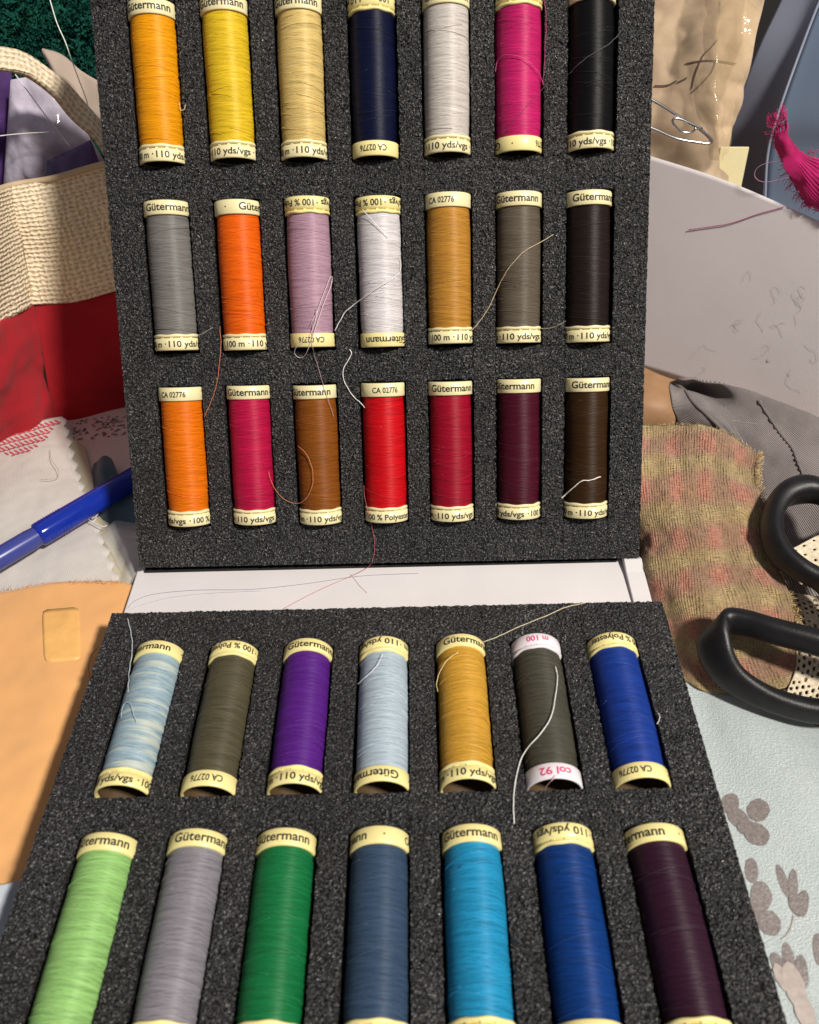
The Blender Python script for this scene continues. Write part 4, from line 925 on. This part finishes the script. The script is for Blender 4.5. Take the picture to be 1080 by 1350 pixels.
lace('lace_trim', [[Zp(1030, 778, .012), Zp(1070, 785, .014), Zp(1120, 790, .016), Zp(1190, 800, .016)], [Zp(1042, 815, .010), Zp(1080, 825, .012), Zp(1120, 835, .012), Zp(1190, 845, .012)], [Zp(1050, 872, .010), Zp(1085, 880, .010), Zp(1120, 885, .010), Zp(1190, 890, .010)], [Zp(1035, 918, .007), Zp(1070, 935, .007), Zp(1120, 940, .007), Zp(1190, 945, .007)]], 64, 64, h2, 'cream openwork lace lying under the near scissor handle', 5)

# scissors
M['grip'] = plain('black_rubber_plastic', (.006, .006, .007, 1), .42, .5, 150, .00012, 1800, Specular_IOR_Level=.5)
sc = empty('scissors', P(1180, 880, z=.03)); tag(sc, 'large black handled scissors lying on the lace and checked fabric', 'scissors')
h1p = [Zp(1200, 884, .030), Zp(1120, 860, .030), Zp(1070, 845, .030), Zp(1020, 832, .029), Zp(982, 822, .027), Zp(956, 822, .025), Zp(942, 838, .023), Zp(945, 864, .020), Zp(964, 892, .018), Zp(1000, 915, .016), Zp(1040, 930, .015), Zp(1085, 938, .015), Zp(1140, 932, .019), Zp(1200, 910, .025)]
n_ = 110; pts = spline(h1p, n_)
def wd(t):  # band height along the loop
    return 1.0 + 1.1 * math.exp(-((t - .50) / .15) ** 2)
rad = [.0053 - .0015 * math.exp(-((i / n_ - .55) / .22) ** 2) for i in range(n_)]
keep(tube('handle', pts, rad, M['grip'], sides=24, upv=(.50, .05, .86), flat=(.82, wd), sq=.72), sc)
h2p = [Zp(1190, 815, .032), Zp(1140, 765, .033), Zp(1116, 690, .035), Zp(1096, 658, .036), Zp(1066, 645, .036), Zp(1036, 652, .035), Zp(1020, 675, .033), Zp(1018, 704, .031), Zp(1030, 730, .029), Zp(1054, 750, .028), Zp(1085, 768, .027), Zp(1110, 800, .027), Zp(1150, 840, .028), Zp(1190, 870, .030)]
pts = spline(h2p, n_)
keep(tube('handle', pts, [.0041 + .0022 * math.exp(-((i / n_ - .33) / .1) ** 2) for i in range(n_)], M['grip'], sides=24, upv=(.30, -.1, .95), sq=.78, flat=(.92, lambda t: 1.0 + .5 * math.exp(-((t - .55) / .2) ** 2))), sc)
M['blade'] = NT('blade_steel').set(Base_Color=(.6, .6, .62, 1), Metallic=1.0, Roughness=.22).m
pv = (pts[0] + h1p[0]) / 2
for k, (dy, zz) in enumerate(((.012, .001), (-.012, -.002))):
    a = Zp(1185, 860, .035) + Vector((0, 0, zz)); d = Vector((1, dy * 6, -.10)).normalized(); s_ = d.cross(Vector((0, 0, 1))).normalized(); u_ = Vector((0, 0, 1))
    vv = []
    for t, wv in ((0, .009), (.04, .010), (.09, .007), (.15, .0006)):
        for s in (-1, 1):
            for h in (-.0008, .0008): vv.append(a + d * t + s_ * wv * s + u_ * h)
    ff_ = []
    for i in range(3):
        b = i * 4
        for x, y_ in ((0, 1), (1, 3), (3, 2), (2, 0)): ff_.append((b + x, b + y_, b + 4 + y_, b + 4 + x))
    ff_ += [(0, 2, 3, 1), (12, 13, 15, 14)]
    keep(obj('blade', mesh('blade', vv, ff_, False), M['blade']), sc)
v, f = lathe([(0, -.004), (.004, -.004), (.004, .003), (.003, .004), (0, .004)], 24); pvo = obj('pivot_screw', mesh('pivot_screw', [p + Zp(1185, 860, .035) + Vector((.03, 0, 0)) for p in v], f), M['blade']); keep(pvo, sc)

# satin with taupe flowers
sm = NT('pale_blue_satin'); uv = sm.coord('UV')
w1 = sm.noise(sm.coord('UV', scale=(900, 1800, 1), rot=(0, 0, .5)), 1.0, 2); w2 = sm.noise(uv, 30, 3)
sm.base(sm.mix(w2, (.36, .43, .44, 1), (.47, .52, .51, 1))); sm.set(Roughness=.32, Sheen_Weight=.2, Specular_IOR_Level=.6)
sm.bump(w1, .0007, .9); M['satin'] = sm.m
sat = sheet('satin_cloth', [[Zp(820, 850, .004), Zp(890, 842, .0045), Zp(930, 870, .0045), Zp(1000, 910, .0045), Zp(1080, 958, .0045), Zp(1200, 1020, .0045)], [Zp(840, 920, .0045), Zp(920, 930, .006), Zp(960, 945, .007), Zp(1020, 970, .007), Zp(1090, 1010, .006), Zp(1220, 1080, .0055)], [Zp(880, 1030, .0045), Zp(950, 1050, .006), Zp(1000, 1060, .007), Zp(1050, 1075, .007), Zp(1110, 1100, .006), Zp(1240, 1160, .0055)], [Zp(920, 1180, .0045), Zp(990, 1190, .006), Zp(1030, 1200, .006), Zp(1080, 1210, .006), Zp(1130, 1230, .006), Zp(1280, 1280, .0055)], [Zp(980, 1380, .0045), Zp(1040, 1385, .005), Zp(1080, 1390, .005), Zp(1120, 1395, .005), Zp(1180, 1400, .005), Zp(1330, 1430, .005)]], 80, 80, M['satin'], None, .0006, amp=.0010, freq=40, amp2=.0001, freq2=300, seed=6)
tag(sat, 'pale blue satin cloth with taupe flower print beside the lying tray', 'cloth')
bs_ = bvh_of(sat); fm = NT('taupe_print'); vv = fm.coord('Object'); fm.base(fm.ramp(fm.noise(vv, 900, 3), [(.35, (.15, .13, .125)), (.7, (.25, .22, .21))])); fm.set(Roughness=.35, Specular_IOR_Level=.6); fm.bump(fm.noise(vv, 1500, 2), .0002); M['taupe'] = fm.m
M['taupe2'] = plain('beige_print', (.36, .31, .285, 1), .5, .15, 500)
def petal(mbx, cx, cy, a, b, rot, lift):
    n = 22; vs = []; rr3 = random.Random(int(cx * 31 + cy))
    for ring in (0, .5, 1):
        for k in range(n if ring else 1):
            t = 2 * math.pi * k / n; j = 1 + (rr3.uniform(-.05, .05) if ring == 1 else 0)
            x, y = a * ring * math.cos(t) * j, b * ring * math.sin(t) * j
            q = px_on(bs_, cx + x * math.cos(rot) - y * math.sin(rot), cy + x * math.sin(rot) + y * math.cos(rot), lift)
            if q is None: return
            vs.append(q)
    f = [(0, 1 + k, 1 + (k + 1) % n) for k in range(n)] + [(1 + k, 1 + n + k, 1 + n + (k + 1) % n, 1 + (k + 1) % n) for k in range(n)]
    mbx.add(vs, f)
flowers = [[(963, 1060, 12, 14, .3), (1000, 1068, 15, 15, 0), (975, 1080, 20, 11, .8), (998, 1100, 18, 14, .6), (984, 1090, 12, 10, 0)],
 [(991, 1148, 9, 17, -.1), (1004, 1182, 14, 20, -.2), (1015, 1217, 14, 18, -.5), (996, 1205, 9, 22, -.3)],
 [(1033, 1162, 6, 24, -.35), (1046, 1168, 6.5, 22, 0), (1058, 1192, 9, 18, .15), (1050, 1192, 9, 16, -.4)],
 [(1040, 1262, 7.5, 20, -.25), (1058, 1282, 8, 24, -.15), (1026, 1270, 8, 16, -.5)],
 [(1080, 1252, 8, 22, -.1), (1092, 1262, 8, 22, .2)]]
for fi, fl_ in enumerate(flowers):
    for pk, pt in enumerate(fl_):
        mbp = MB(); petal(mbp, *pt, .00050 + .00006 * pk)
        if mbp.v: keep(mbp.build('printed_petal', M['taupe'], None, True), sat)
for pt in [(1048, 1300, 13, 34, -.35), (1062, 1335, 12, 26, -.4), (1032, 1290, 8, 22, -.5)]:
    mbp = MB(); petal(mbp, *pt, .00070 + .00003 * (pt[0] % 7))
    if mbp.v: keep(mbp.build('printed_petal', M['taupe2'], None, True), sat)
mbp = MB(); stroke(mbp, bs_, [(p.x, p.y) for p in spline([Vector((a, b, 0)) for a, b in [(1047, 1206), (1044, 1220), (1038, 1232), (1030, 1239)]], 12)], .8, .0007)
keep(mbp.build('printed_stem', M['taupe2']), sat) if mbp.v else None
